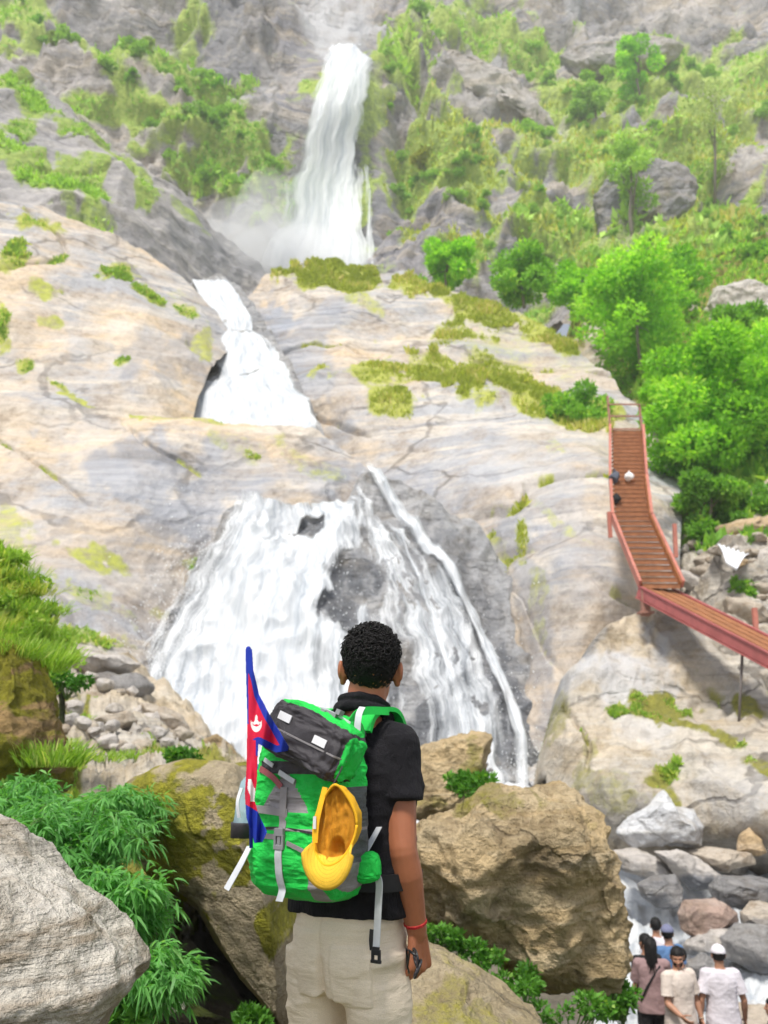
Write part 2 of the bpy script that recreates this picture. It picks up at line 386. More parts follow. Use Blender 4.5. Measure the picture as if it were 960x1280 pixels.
def make_person(name, loc, yaw, H, label, skin, shirt, bottoms, J=None, head_yaw=0, head_pitch=0, head_roll=0, hem=.88, sleeve=.62, loose=1.0, voxels=.0055, hands=None, hair='short', hat=None, beard=False, shoes=None, watch=None, female=False, group=None, extra=None, head_c=None, collar=False, torso=None, legw=1.0, wr_amp=.004, head_s=1.0, ear=1.0):
    k = H / 1.72
    D = dict(shR=(.165, 0, 1.40), shL=(-.165, 0, 1.40), elR=(.215, -.02, 1.12), elL=(-.215, -.02, 1.12), wrR=(.225, .04, .88), wrL=(-.225, .04, .88),
             hipR=(.085, 0, .90), hipL=(-.085, 0, .90), knR=(.095, .015, .49), knL=(-.095, .015, .49), anR=(.10, -.015, .085), anL=(-.10, -.015, .085), neck=(0, -.005, 1.455), lean=(0, 0))
    D.update(J or {}); D = {a: Vector(b) * k if len(b) == 3 else b for a, b in D.items()}
    hc = Vector(head_c if head_c else (D['neck'].x / k, D['neck'].y / k + .015, 1.605)) * k
    Mh = Matrix.Translation(hc) @ Matrix.Rotation(math.radians(-head_yaw), 4, 'Z') @ Matrix.Rotation(math.radians(head_roll), 4, 'Y') @ Matrix.Rotation(math.radians(head_pitch), 4, 'X')
    mb = MB(); nx, ny = D['neck'].x, D['neck'].y
    T = torso or [(.84, .155, .112), (.92, .160, .112), (1.02, .140, .098), (1.12, .142, .100), (1.22, .158, .110), (1.32, .170, .112), (1.39, .150, .092), (1.44, .09, .068), (1.47, .056, .056)]
    if female: T = [(z, a * (.93 if z > 1.05 else 1.04), b * .97) for z, a, b in T]
    def tor(z): 
        t = min(1, max(0, (z - .9) / .55)); return (nx * t, ny * t, z * k)
    mb.loft([(tor(z), a * k * (.88 if z < 1.01 else 1), b * k * (.88 if z < 1.01 else 1), 2.3) for z, a, b in T], 36)
    mb.cap(Vector((nx, ny, 1.42 * k)), hc - Vector((0, .015, .045)) * k, .058 * k, .052 * k, 18)
    head_solids(mb, Mh, k * head_s, female, ear)
    hs = hands or {}
    for s in 'RL':
        sg = 1 if s == 'R' else -1; sh, el, wr = D['sh' + s], D['el' + s], D['wr' + s]
        a = .85 if female else 1
        mb.cap(Vector((nx + sg * .06 * k, ny, 1.40 * k)), sh, .062 * k * a, .056 * k * a); mb.cap(sh, sh.lerp(el, .4), .053 * k * a, .047 * k * a); mb.cap(sh.lerp(el, .35), el, .047 * k * a, .037 * k * a)
        mb.cap(el, el.lerp(wr, .32), .037 * k * a, .040 * k * a); mb.cap(el.lerp(wr, .3), wr, .040 * k * a, .0255 * k * a)
        hd = hs.get(s, {}); d = Vector(hd.get('d', (wr - el).normalized()))
        hand(mb, wr, d, hd.get('pn', (-sg, .1, 0)), hd.get('th', (0, 1, 0)), hd.get('curl', .35), k * (.92 if female else 1), hd.get('ti', .5))
        hp, kn, an = D['hip' + s], D['kn' + s], D['an' + s]
        mb.cap(hp * .9 + Vector((0, 0, hp.z * .1)), kn, .066 * k, .050 * k, 20); mb.cap(kn, kn.lerp(an, .3) + Vector((0, -.012, 0)) * k, .053 * k, .054 * k); mb.cap(kn.lerp(an, .25), an, .052 * k, .036 * k)
        mb.cap(an + Vector((0, -.03, -.035)) * k, an + Vector((sg * .012, .13, -.05)) * k, .036 * k, .028 * k)
    v, f = voxel(mb, voxels * k, 5)
    Nv = normals_of(v, f); keep_h = np.minimum(*[np.minimum(np.linalg.norm(v - np.array(D['wr' + s]), axis=1) / .17, np.linalg.norm(v - np.array(D['wr' + s].lerp(D['el' + s], .6)), axis=1) / .13) for s in 'RL']) / k
    v = v - Nv * (.021 * k * sstep(.09, .14, v[:, 2] / k) * sstep(1.06, 1.02, v[:, 2] / k) * sstep(.9, 1.1, keep_h))[:, None]
    rn = np.hypot(v[:, 0] - D['neck'].x, v[:, 1] - D['neck'].y) / k; v = v - Nv * (.008 * k * sstep(1.0, 1.05, v[:, 2] / k) * sstep(1.46, 1.43, v[:, 2] / k) * sstep(.078, .092, rn) * sstep(.24, .20, np.abs(v[:, 0]) / k) * (v[:, 2] / k > 1.28))[:, None]
    L = np.array((Mh.inverted() @ Matrix.Identity(4)))
    q = (np.c_[v, np.ones(len(v))] @ L.T)[:, :3] / (k * head_s)
    eye = np.zeros(len(v)); lip = np.zeros(len(v))
    for s in (-1, 1):
        eye = np.maximum(eye, sstep(1.15, .75, np.hypot((q[:, 0] - .033 * s) / .014, (q[:, 2] - .004) / .006)) * (q[:, 1] > .05)); eye = np.maximum(eye, .5 * sstep(1.15, .75, np.hypot((q[:, 0] - .034 * s) / .021, (q[:, 2] - .026 + abs(q[:, 0] - .03 * s) * .2) / .005)) * (q[:, 1] > .045))
    lip = sstep(1.2, .7, np.hypot(q[:, 0] / .024, (q[:, 2] + .063) / .010)) * (q[:, 1] > .07)
    o = link(name, mesh_np(name, v, f, skin, True, {'dark': eye, 'lip': lip})); o.location = loc; o.rotation_euler = (0, 0, math.radians(-yaw))
    tag(o, label, 'person', group)
    # ---- shirt
    mb = MB(); g = .013 * loose
    rr = [(z, a, b) for z, a, b in T if z > hem - .02 and z < 1.45]
    zs = [hem] + [z for z, _, _ in rr if z > hem + .03]
    A = lambda z: (np.interp(z, [t[0] for t in T], [t[1] for t in T]), np.interp(z, [t[0] for t in T], [t[2] for t in T]))
    rings = []
    for z in np.unique(np.r_[np.linspace(hem, 1.43, 14)]):
        a, b = A(z); fl = .012 * loose * sstep(1.25, hem, z); a = max(a, .148 * (1 if z < 1.3 else 0)); b = max(b, .105 * (1 if z < 1.3 else 0))
        rings.append((tor(z), (a + g + fl) * k, (b + g + fl) * k, 2.4))
    rings.append((tor(1.462), .062 * k, .06 * k, 2.0)); mb.loft(rings, 40)
    for s in 'RL':
        sg = 1 if s == 'R' else -1; sh, el, wr = D['sh' + s], D['el' + s], D['wr' + s]
        mb.cap(Vector((nx + sg * .07 * k, ny, 1.395 * k)), sh, (.066 + g * .4) * k, (.060 + g * .4) * k, 20)
        if sleeve <= 1: e = sh.lerp(el, sleeve)
        else: e = el.lerp(wr, sleeve - 1)
        pts = [sh - (el - sh).normalized() * .02 * k] + ([sh.lerp(el, .5)] if sleeve > .55 else []) + ([el] if sleeve > 1 else []) + [e]
        w0 = (.058 + g * .5) * k; w1 = (.054 + g * 1.1) * k if sleeve <= 1 else (.036 + g) * k
        mb.tube(pts, list(np.linspace(w0, w1, len(pts))), 24)
    if collar:
        for j in range(20):
            a0 = 2 * math.pi * j / 20; a1 = 2 * math.pi * (j + 1) / 20
            P = lambda a: Vector((nx + .068 * k * math.cos(a), ny + .004 + .068 * k * math.sin(a), (1.478 - .020 * math.sin(a)) * k)); mb.cap(P(a0), P(a1), .015 * k, .015 * k, 8)
            Q = lambda a: Vector((nx + .062 * k * math.cos(a), ny + .004 + .062 * k * math.sin(a), (1.502 - .022 * math.sin(a)) * k)); mb.cap(Q(a0), Q(a1), .010 * k, .010 * k, 8)
    v, f = voxel(mb, voxels * k, 4); N = normals_of(v, f)
    w = ridged(v * np.array([5, 5, 7]) / k + 3, 3, 5) * wr_amp * 1.5 * k + fbm(v * np.array([11, 11, 5]) / k, 3, 8) * wr_amp * .8 * k
    v = v + N * w[:, None]; link('shirt', mesh_np('shirt', v, f, shirt, True), o)
    # ---- trousers
    mb = MB(); top = min(hem + .06, 1.02)
    mb.loft([((nx * .1, ny * .1, z * k), (A(z)[0] + .007) * k * legw, (A(z)[1] + .008) * k, 2.4) for z in (.86, .90, .95, max(.98, top))], 36)
    mb.loft([((0, -.0, z * k), a * k * legw, b * k, 2.4) for z, a, b in ((.80, .150, .110), (.86, .162, .1225), (.88, .162, .122))], 36)
    for s in 'RL':
        hp, kn, an = D['hip' + s], D['kn' + s], D['an' + s]
        mb.loft([(c, a * k * legw, b * k * (.45 + .55 * legw), 2.2) for c, a, b in ((an + Vector((0, 0, .02)) * k, .060, .064), (kn.lerp(an, .5), .064, .070), (kn, .070, .076), (hp.lerp(kn, .6), .078, .090), (hp.lerp(kn, .3), .084, .104), (hp, .082, .112))], 28)
    v, f = voxel(mb, voxels * k, 4); N = normals_of(v, f)
    w = ridged(v * np.array([4, 4, 10]) / k + 11, 3, 15) * wr_amp * 1.1 * k; v = v + N * w[:, None]
    bo = link('trousers', mesh_np('trousers', v, f, bottoms, True), o); bo['H'] = H
    # ---- shoes
    for s in 'RL':
        sg = 1 if s == 'R' else -1; an = D['an' + s]; mb = MB()
        mb.cap(an + Vector((0, -.035, -.032)) * k, an + Vector((sg * .012, .14, -.045)) * k, .043 * k, .037 * k, 18); mb.cap(an + Vector((0, -.01, .0)) * k, an + Vector((0, .03, -.03)) * k, .044 * k, .044 * k, 16)
        v, f = voxel(mb, .008 * k, 3); v[:, 2] = np.maximum(v[:, 2], .002); link('shoe', mesh_np('shoe', v, f, shoes or M_shoe, True), o)
    # ---- hair and hats
    vv, ff = ico(5)
    def shell(r, c, hairline, noise, seed, nm='hair', mat=M_hair):
        p = vv * np.array(r); n = noise * (ridged(vv * 9 + seed, 3, seed) + .6 * fbm(vv * 22, 2, seed)); p = p * (1 + n[:, None]) + np.array(c)
        keep = hairline(p); 
        p = p * np.where(keep > 0, 1, .93)[:, None]
        fm = (keep[ff] > -.02).all(1)
        P = (np.c_[p * k * head_s, np.ones(len(p))] @ np.array(Mh).T)[:, :3]; used = np.unique(ff[fm]); idx = -np.ones(len(p), int); idx[used] = np.arange(len(used))
        return link(nm, mesh_np(nm, P[used], idx[ff[fm]], mat, True), o)
    line = lambda p: np.where(p[:, 1] > .035, p[:, 2] - .055 - .2 * (p[:, 1] - .035) , np.where(np.abs(p[:, 0]) > .058, p[:, 2] - .0 + np.clip(-p[:, 1], 0, .1) * .9, p[:, 2] + .062 + np.clip(p[:, 1], -.1, .0) * .1))
    hr = None
    if hair in ('short', 'curly', 'long', 'bun'):
        hr = shell((.082, .103, .098) if hair != 'curly' else (.0745, .095, .0915), (0, -.010, .024), line, .035 if hair == 'short' else .05, 3)
    if hair == 'curly':
        rng = np.random.default_rng(4); mb = MB(); n = 0
        while n < 2600:
            d = rng.normal(size=3); d /= np.linalg.norm(d); p = d * np.array([.074, .094, .091]) + np.array([0, -.010, .024])
            if line(p[None])[0] < .004: continue
            top = sstep(-.045, .06, p[2]); 
            if rng.uniform() > .16 + .84 * top: continue
            R = (.0035 + .0035 * top) * rng.uniform(.7, 1.3); ln = (.005 + .013 * top + .020 * sstep(.02, .10, p[2])) * rng.uniform(.5, 1.25); nrm = Vector(d); t1 = nrm.orthogonal().normalized(); t1.rotate(Matrix.Rotation(rng.uniform(0, 6.28), 3, nrm)); t2 = nrm.cross(t1); ph = rng.uniform(0, 6.28)
            pts = [(Mh @ ((Vector(p) + nrm * (ln * (j / 7) - .003) * (1 - .3 * j / 7) + t1 * (R * math.cos(ph + j * .95)) + t2 * (R * math.sin(ph + j * .95) + ln * .25 * j / 7)) * k * head_s)) for j in range(8)]
            mb.tube(pts, [(.0012 + .0007 * top * rng.uniform(.5, 1.4)) * k] * 7 + [.0006 * k], 4); n += 1
        me = mb.mesh('curls', M_hair); c = link('curls', me, hr)
    if hair == 'long':
        rng = np.random.default_rng(9); mb = MB()
        for j in range(170):
            a = rng.uniform(-1.25, 1.25); x0 = .080 * math.sin(a); y0 = -.012 - .096 * math.cos(a); L = rng.uniform(.30, .44) * (1 - .25 * abs(a) / 1.25); z0 = rng.uniform(-.02, .06); xs = rng.normal() * .018; yk = rng.normal() * .012
            pts = [(x0 * .9, y0 * .92, z0 + .02), (x0 * 1.02, y0 * 1.05, z0 - .06), (x0 * .85 + xs * .4, y0 * .98 - .012 + yk, z0 - .5 * L), (x0 * .62 + xs, y0 * .92 - .022 + yk, z0 - .85 * L), (x0 * .45 + xs * 1.4, y0 * .9 - .015 + yk, z0 - L)]
            mb.tube([hc + Vector(p) * k for p in pts], [.006 * k, .0075 * k, .0065 * k, .004 * k, .001 * k], 5)
        link('hair_length', mb.mesh('hair_length', M_hair), hr)
    if hair == 'bun':
        mb = MB(); mb.ell(Mh @ (Vector((0, -.11, .035)) * k), (.04 * k, .035 * k, .04 * k)); link('bun', mb.mesh('bun', M_hair), hr)
    if hat:
        mt, brim_ang = hat; cv, cf = ico(4); p = cv * np.array([.089, .108, .095]) + np.array([0, -.006, .030]); fm = (p[cf][:, :, 2] > .028).all(1); used = np.unique(cf[fm]); idx = -np.ones(len(p), int); idx[used] = np.arange(len(used))
        P = (np.c_[p * k, np.ones(len(p))] @ np.array(Mh).T)[:, :3]; ht = link('cap', mesh_np('cap', P[used], idx[cf[fm]], mt, True), o); sm = ht.modifiers.new('t', 'SOLIDIFY'); sm.thickness = .004
        mb = MB(); Mb = Mh @ Matrix.Rotation(math.radians(brim_ang), 4, 'Z'); top = []; 
        for j in range(15):
            a = math.radians(-62 + 124 * j / 14); top.append((.085 * math.sin(a), .100 * math.cos(a), .034)); 
        out = [(x * 1.12, y + .072 * math.cos(math.radians(-62 + 124 * j / 14)) + .002, .018 - .018 * abs(x / .09) ** 2) for j, (x, y, z) in enumerate(top)]
        vs = [Mb @ (Vector(p) * k) for p in top + out]; vs += [q - Vector((0, 0, .005 * k)) for q in vs]; n = 15; F_ = []
        for j in range(n - 1): F_ += [(j, n + j, n + j + 1, j + 1), (2 * n + j, 2 * n + j + 1, 3 * n + j + 1, 3 * n + j), (n + j, 3 * n + j, 3 * n + j + 1, n + j + 1), (j, j + 1, 2 * n + j + 1, 2 * n + j)]
        mb.add([tuple(q) for q in vs], F_); link('brim', mb.mesh('brim', mt), ht)
        mb = MB(); mb.ell(Mh @ (Vector((0, -.006, .126)) * k), (.008, .008, .005)); link('button', mb.mesh('button', mt), ht)
    if beard:
        def bl(p): return np.where(p[:, 1] < -.005, -1, np.minimum(-.050 - p[:, 2] + .0 + .5 * np.abs(p[:, 0]), 1) + np.where((np.abs(p[:, 0]) < .026) & (p[:, 2] > -.075) & (p[:, 2] < -.052), -.03, 0) + .0)
        shell((.059, .064, .080), (0, .030, -.040), bl, .05, 12, 'beard')
    if watch:
        wr, el = D['wr' + watch], D['el' + watch]; c = wr.lerp(el, .12); mb = MB(); d = (el - wr).normalized(); x = d.orthogonal().normalized(); y = d.cross(x)
        mb.tube([c + (x * math.cos(t) + y * math.sin(t)) * .030 * k for t in np.linspace(0, 2 * math.pi, 20)], .006 * k, 6); mb.ell(c + Vector((.03 * (1 if watch == 'R' else -1), -.012, 0)) * k, (.012 * k, .016 * k, .018 * k)); link('watch', mb.mesh('watch', plain('watch_metal', (.75, .62, .5), .35, .5, .7)), o)
    return o, D, Mh, k
M_shoe = plain('dark_shoe', (.04, .04, .045), .6, .4)
SK1 = skin_mat('skin_brown', (.37, .135, .068)); SK2 = skin_mat('skin_tan', (.42, .22, .14))
C_black = cloth_mat('black_ribbed_knit', (.0105, .0098, .0125), .7, 300, 300, (120, 120, 46), .25)
C_linen = cloth_mat('beige_crinkled_linen', (.80, .68, .53), .40, 420, 420, (34, 34, 110), .05)
ROOT = Vector((-.092, 2.55, 0)); YAW = 32.0
main, MJ, MH, _ = make_person('person', ROOT, YAW, 1.72, 'man seen from behind in black shirt and beige trousers, carrying a green backpack', SK1, C_black, C_linen,
    J=dict(shR=(.143, .0, 1.395), shL=(-.125, .02, 1.40), elR=(.181, -.030, 1.145), wrR=(.178, .045, .945), elL=(-.185, .06, 1.13), wrL=(-.10, .25, 1.02), neck=(.045, .0, 1.455)),
    head_yaw=-31, head_pitch=6, head_roll=2, head_s=.93, ear=1.18, head_c=(.058, .012, 1.592), hem=.985, sleeve=.55, loose=.65, voxels=.0034, hair='curly', collar=True, legw=.885,
    hands={'R': dict(d=(-.02, .16, -1), pn=(-1, .15, 0), th=(.25, 1, .1), curl=.80, ti=.7), 'L': dict(d=(.5, .8, .1), pn=(.6, -.2, .5), th=(.1, .2, 1), curl=.6)}, wr_amp=.0045,
    torso=[(.84, .155, .115), (.92, .158, .117), (1.00, .142, .104), (1.12, .140, .100), (1.22, .150, .108), (1.32, .158, .110), (1.385, .140, .092), (1.435, .088, .068), (1.47, .056, .056)])
def bracelet():
    wr, el = MJ['wrR'], MJ['elR']; c = wr.lerp(el, .10); d = (el - wr).normalized(); x = d.orthogonal().normalized(); y = d.cross(x); mb = MB()
    for r, o in ((.0275, 0), (.0278, .004)):
        mb.tube([c + d * o + (x * math.cos(t) + y * math.sin(t)) * (r + .0008 * math.sin(9 * t)) for t in np.linspace(0, 2 * math.pi, 40)], .0022, 6)
    link('bracelet', mb.mesh('bracelet', plain('red_thread', (.45, .03, .03), .8)), main)
bracelet()
# trouser pocket and seams stitched on
def pocket():
    tr = [c for c in main.children if c.name.startswith('trousers')][0]; me = tr.data; n = len(me.vertices); v = np.zeros(n * 3, np.float32); me.vertices.foreach_get('co', v); v = v.reshape(-1, 3)
    N = np.zeros(n * 3, np.float32); me.vertices.foreach_get('normal', N); N = N.reshape(-1, 3)
    x = v[:, 0]; z = v[:, 2]; back = sstep(.02, -.02, v[:, 1])
    inx = sstep(.030, .034, x) * sstep(.128, .124, x); inz = sstep(.785, .789, z - .05 * (x - .08)) * sstep(.925, .921, z)
    v = v + N * (.006 * inx * inz * back)[:, None]; cr_ = np.exp(-((x - .0) / .012) ** 2) * sstep(.945, .85, z) * back; v -= N * (.016 * cr_)[:, None]
    seam = np.exp(-((x + .005 + .01 * (z - .9)) / .004) ** 2) * back; v -= N * (.004 * seam)[:, None]
    wb = np.exp(-((z - .955) / .003) ** 2) * back; v -= N * (.002 * wb)[:, None]
    me.vertices.foreach_set('co', v.astype(np.float32).ravel()); me.update()
pocket()
# ---- visitors by the stream
GP = 'visitors standing by the stream'
def foot(px, py_top, Y, H):
    W = U(px, py_top, Y); return (W[0], Y, W[2] - H)
C_mauve = cloth_mat('mauve_blouse', (.30, .20, .20), .3); C_blk = cloth_mat('black_cloth', (.018, .018, .02), .3); C_cream = cloth_mat('cream_tee', (.60, .52, .46), .3); C_white = cloth_mat('white_tee', (.62, .585, .63), .3); C_navy = cloth_mat('navy_cloth', (.03, .04, .09), .3); C_blue = cloth_mat('blue_shirt', (.10, .19, .36), .3); C_wcap = cloth_mat('white_cap', (.72, .69, .74), .2); C_gcap = cloth_mat('slate_cap', (.17, .18, .28), .2)
VX = .0068
w, wj, _, wk = make_person('person', foot(812, 1171, 12.3, 1.64), 12, 1.64, 'woman with long black hair in a mauve blouse and black trousers', SK2, C_mauve, C_blk, J=dict(elR=(.21, .10, 1.17), wrR=(.14, .30, 1.22), elL=(-.21, .08, 1.16), wrL=(-.10, .28, 1.18)), female=True, hair='long', hem=.84, sleeve=.9, loose=1.5, voxels=VX, head_yaw=10, group=GP)
mb = MB(); mb.tube([Vector(p) * wk for p in ((.10, -.10, 1.40), (.0, -.135, 1.27), (-.10, -.14, 1.12), (-.16, -.10, .98))], .012, 6); link('bag_strap', mb.mesh('bag_strap', C_blk), w)
b, bj, _, bk = make_person('person', foot(845, 1183, 11.9, 1.69), 158, 1.69, 'bearded man in a cream shirt with a watch, looking down to the side', SK2, C_cream, C_blk, J=dict(elL=(-.24, .0, 1.12), wrL=(-.25, .07, .90), elR=(.22, .05, 1.12), wrR=(.17, .22, 1.02)), hair='short', beard=True, hem=.80, sleeve=.75, loose=1.8, voxels=VX, head_yaw=35, head_pitch=-16, watch='L', group=GP)
make_person('person', foot(897, 1181, 12.0, 1.71), 3, 1.71, 'man in a white cap and white shirt seen from behind', SK2, C_white, C_navy, J=dict(elR=(.25, -.03, 1.12), wrR=(.27, .06, .90), elL=(-.25, -.03, 1.12), wrL=(-.26, .05, .88)), hair='short', hat=(C_wcap, 0), hem=.80, sleeve=.75, loose=2.0, voxels=VX, group=GP)
make_person('person', foot(834, 1156, 13.6, 1.70), -25, 1.70, 'man in a blue shirt and slate cap behind the woman', SK2, C_blue, C_navy, hair='short', hat=(C_gcap, 0), hem=.84, sleeve=.7, loose=1.4, voxels=VX * 1.2, head_yaw=35, group=GP)
make_person('person', foot(819, 1147, 14.3, 1.66), 10, 1.66, 'person with black hair and white top, standing farthest away by the water', SK2, C_white, C_navy, hair='short', hem=.84, voxels=VX * 1.3, group=GP)
make_person('person', foot(806, 1167, 13.0, 1.64), -20, 1.64, 'person with tied black hair, mostly hidden behind the woman', SK2, C_blk, C_blk, hair='bun', hem=.84, voxels=VX * 1.3, group=GP, female=True)
make_person('person', foot(848, 1184, 12.7, 1.62), -60, 1.62, 'dark haired person half hidden behind the bearded man', SK2, C_mauve, C_navy, hair='short', hem=.84, voxels=VX * 1.3, group=GP)
make_person('person', foot(966, 1247, 11.6, 1.50), -70, 1.50, 'person at the right edge of whom only an arm and dark hair show', SK2, C_blk, C_blk, hair='short', hem=.84, voxels=VX * 1.3, group=GP)
# ------------------------------------------------------------------ backpack, flag, hanging cap, bottle, sunglasses
BP = Matrix.Translation(ROOT) @ Matrix.Rotation(math.radians(-YAW), 4, 'Z'); BPI = BP.inverted()
def PL(px, py, Y): return BPI @ V(px, py, Y)
def fabric(name, c, bump=.25, rough=.6, var=.16):
    m, nt, b = newmat(name); T = NT(nt); pos = T.n('ShaderNodeTexCoord').outputs['Object']
    n = T.noise(pos, 14, 4, .6); w = T.noise(T.mapping(pos, (700, 700, 700)), 1, 2, .5)
    T.l(T.mix(1.0, c, T.ramp(n, [(.3, 1 - var), (.7, 1 + var)]), 'MULTIPLY'), b.inputs['Base Color']); b.inputs['Roughness'].default_value = rough; b.inputs['Specular IOR Level'].default_value = .3
    wr = T.noise(T.mapping(pos, (30, 30, 18)), 1, 5, .6, .8)
    bp = T.n('ShaderNodeBump'); T.l(T.math('ADD', T.math('MULTIPLY', wr, 3.0), w), bp.inputs['Height']); bp.inputs['Strength'].default_value = bump; bp.inputs['Distance'].default_value = .004; T.l(bp.outputs[0], b.inputs['Normal'])
    return m
N_green = fabric('bright_green_nylon', (.014, .55, .07), .6); N_grey = fabric('grey_nylon', (.25, .235, .24), .3); N_dark = fabric('charcoal_nylon', (.040, .036, .041), .4, .5); N_web = fabric('pale_grey_webbing', (.52, .54, .57), .15); N_blackp = plain('black_plastic', (.015, .015, .018), .35, .5); N_greyp = plain('grey_plastic', (.22, .22, .235), .4, .5); N_refl = plain('reflective_patch', (.66, .66, .68), .35, .5); N_redg = fabric('dull_red_web', (.30, .08, .09), .2)
N_blackf = fabric('black_belt_web', (.012, .012, .013), .2, .8); N_mesh = fabric('dark_mesh', (.10, .11, .11), .6)
pack = empty('backpack', ROOT, math.radians(-YAW)); tag(pack, 'bright green and grey hiking backpack with pale straps on the back of the man', 'backpack')
CX = .022; Y0 = -.118
PZ = [1.035, 1.050, 1.075, 1.11, 1.15, 1.195, 1.215, 1.24, 1.30, 1.36, 1.42, 1.455, 1.47]
PA = [.070, .104, .122, .132, .136, .134, .130, .132, .132, .130, .124, .105, .06]
PD = [.09, .145, .172, .184, .188, .180, .172, .176, .172, .166, .155, .13, .08]
def pa(z): return np.interp(z, PZ, PA)
def pd(z): return np.interp(z, PZ, PD)
def ys(x, z, off=0.0):
    a = pa(z); t = min(.999, abs((x - CX) / a)); D = pd(z); return Y0 - D / 2 - (D / 2) * (1 - t ** 4.5) ** (1 / 4.5) - off
def shear(z): return -.012 * (1.25 - z) / .2   # the load leans a little
nth, nh = 460, 340
zz = np.linspace(PZ[0], PZ[-1], nh); th = np.linspace(0, 2 * np.pi, nth, endpoint=False)
A = pa(zz)[:, None]; D_ = pd(zz)[:, None]; ct, st = np.cos(th)[None], np.sin(th)[None]; e = 2 / 4.5
X = CX + A * np.sign(ct) * np.abs(ct) ** e; Yv = Y0 - D_ / 2 - D_ / 2 * np.sign(st) * np.abs(st) ** e; Z = zz[:, None] + 0 * X
Pk = np.stack([X, Yv, Z], -1)
wr_ = .006 * ridged(Pk * np.array([9, 9, 18]), 4, 61) + .005 * fbm(Pk * np.array([14, 14, 7]), 3, 62)
nrm = np.stack([np.sign(ct) * np.abs(ct) ** (2 - e) / A, -np.sign(st) * np.abs(st) ** (2 - e) / (D_ / 2), 0 * X], -1); nrm /= np.linalg.norm(nrm, axis=-1, keepdims=True) + 1e-9
Pk = Pk + nrm * wr_[..., None]
fc = grid_faces(nth, nh, True)
cen = Pk.reshape(-1, 3)[fc].mean(1); x, y, z = cen[:, 0] - CX, cen[:, 1], cen[:, 2]
front = y < Y0 - .11
mi = np.zeros(len(fc), int)
mi[front & (z < 1.20) & (x > .060 + .14 * (z - 1.06)) & (x < .098)] = 1                    # grey wedge, lower right
mi[(z < 1.20) & (x >= .118) & (y > Y0 - .15)] = 1
mi[front & (z > 1.243) & (z < 1.335) & (np.abs(x + .012) < .010 + .062 * (1.335 - z) / .09)] = 1      # grey triangle
mi[(x > .085) & (z > 1.13) & (z < 1.30) & (x > .085 + .25 * np.maximum(0, z - 1.25))] = 3        # side mesh pocket
mi[(z > 1.20) & (z < 1.207)] = 1
mi[(z > 1.33) & (y < Y0 - .05) & (np.abs(x) < .10) & (z < 1.36)] = 2
mi[y > Y0 - .02] = 2
body = link('main_compartment', mesh_np('main_compartment', Pk.reshape(-1, 3), [fc, np.array([range(nth)])[:, ::-1] , (np.array([range(nth)]) + nth * (nh - 1))], [N_green, N_grey, N_dark, N_mesh], True, matidx=np.r_[mi, 0, 0]), pack)
def ribbon(name, pts, w, mat, parent=pack, th=.0022, side=None, n=None):
    """flat webbing through local points"""
    P = [Vector(p) for p in pts]; t = np.linspace(0, len(P) - 1, (len(P) - 1) * 8 + 1); Q = []
    for s in t:
        i = min(int(s), len(P) - 2); u = s - i; p0 = P[max(i - 1, 0)]; p1 = P[i]; p2 = P[i + 1]; p3 = P[min(i + 2, len(P) - 1)]
        Q.append(.5 * ((2 * p1) + (p2 - p0) * u + (2 * p0 - 5 * p1 + 4 * p2 - p3) * u * u + (3 * p1 - p0 - 3 * p2 + p3) * u ** 3))
    vs = []
    for i, q in enumerate(Q):
        d = (Q[min(i + 1, len(Q) - 1)] - Q[max(i - 1, 0)]).normalized(); s = Vector(side) if side else d.cross(Vector((0, -1, 0))); s = (s - d * s.dot(d)).normalized(); nn = d.cross(s)
        for a, b in ((-1, -1), (1, -1), (1, 1), (-1, 1)): vs.append(tuple(q + s * a * w / 2 + nn * b * th / 2))
    f = []
    for i in range(len(Q) - 1):
        for j in range(4): f.append((i * 4 + j, i * 4 + (j + 1) % 4, i * 4 + 4 + (j + 1) % 4, i * 4 + 4 + j))
    m = (len(Q) - 1) * 4; f += [(3, 2, 1, 0), (m, m + 1, m + 2, m + 3)]
    mb = MB(); mb.add(vs, f); return link(name, mb.mesh(name, mat, False), parent)
sx = CX - .012
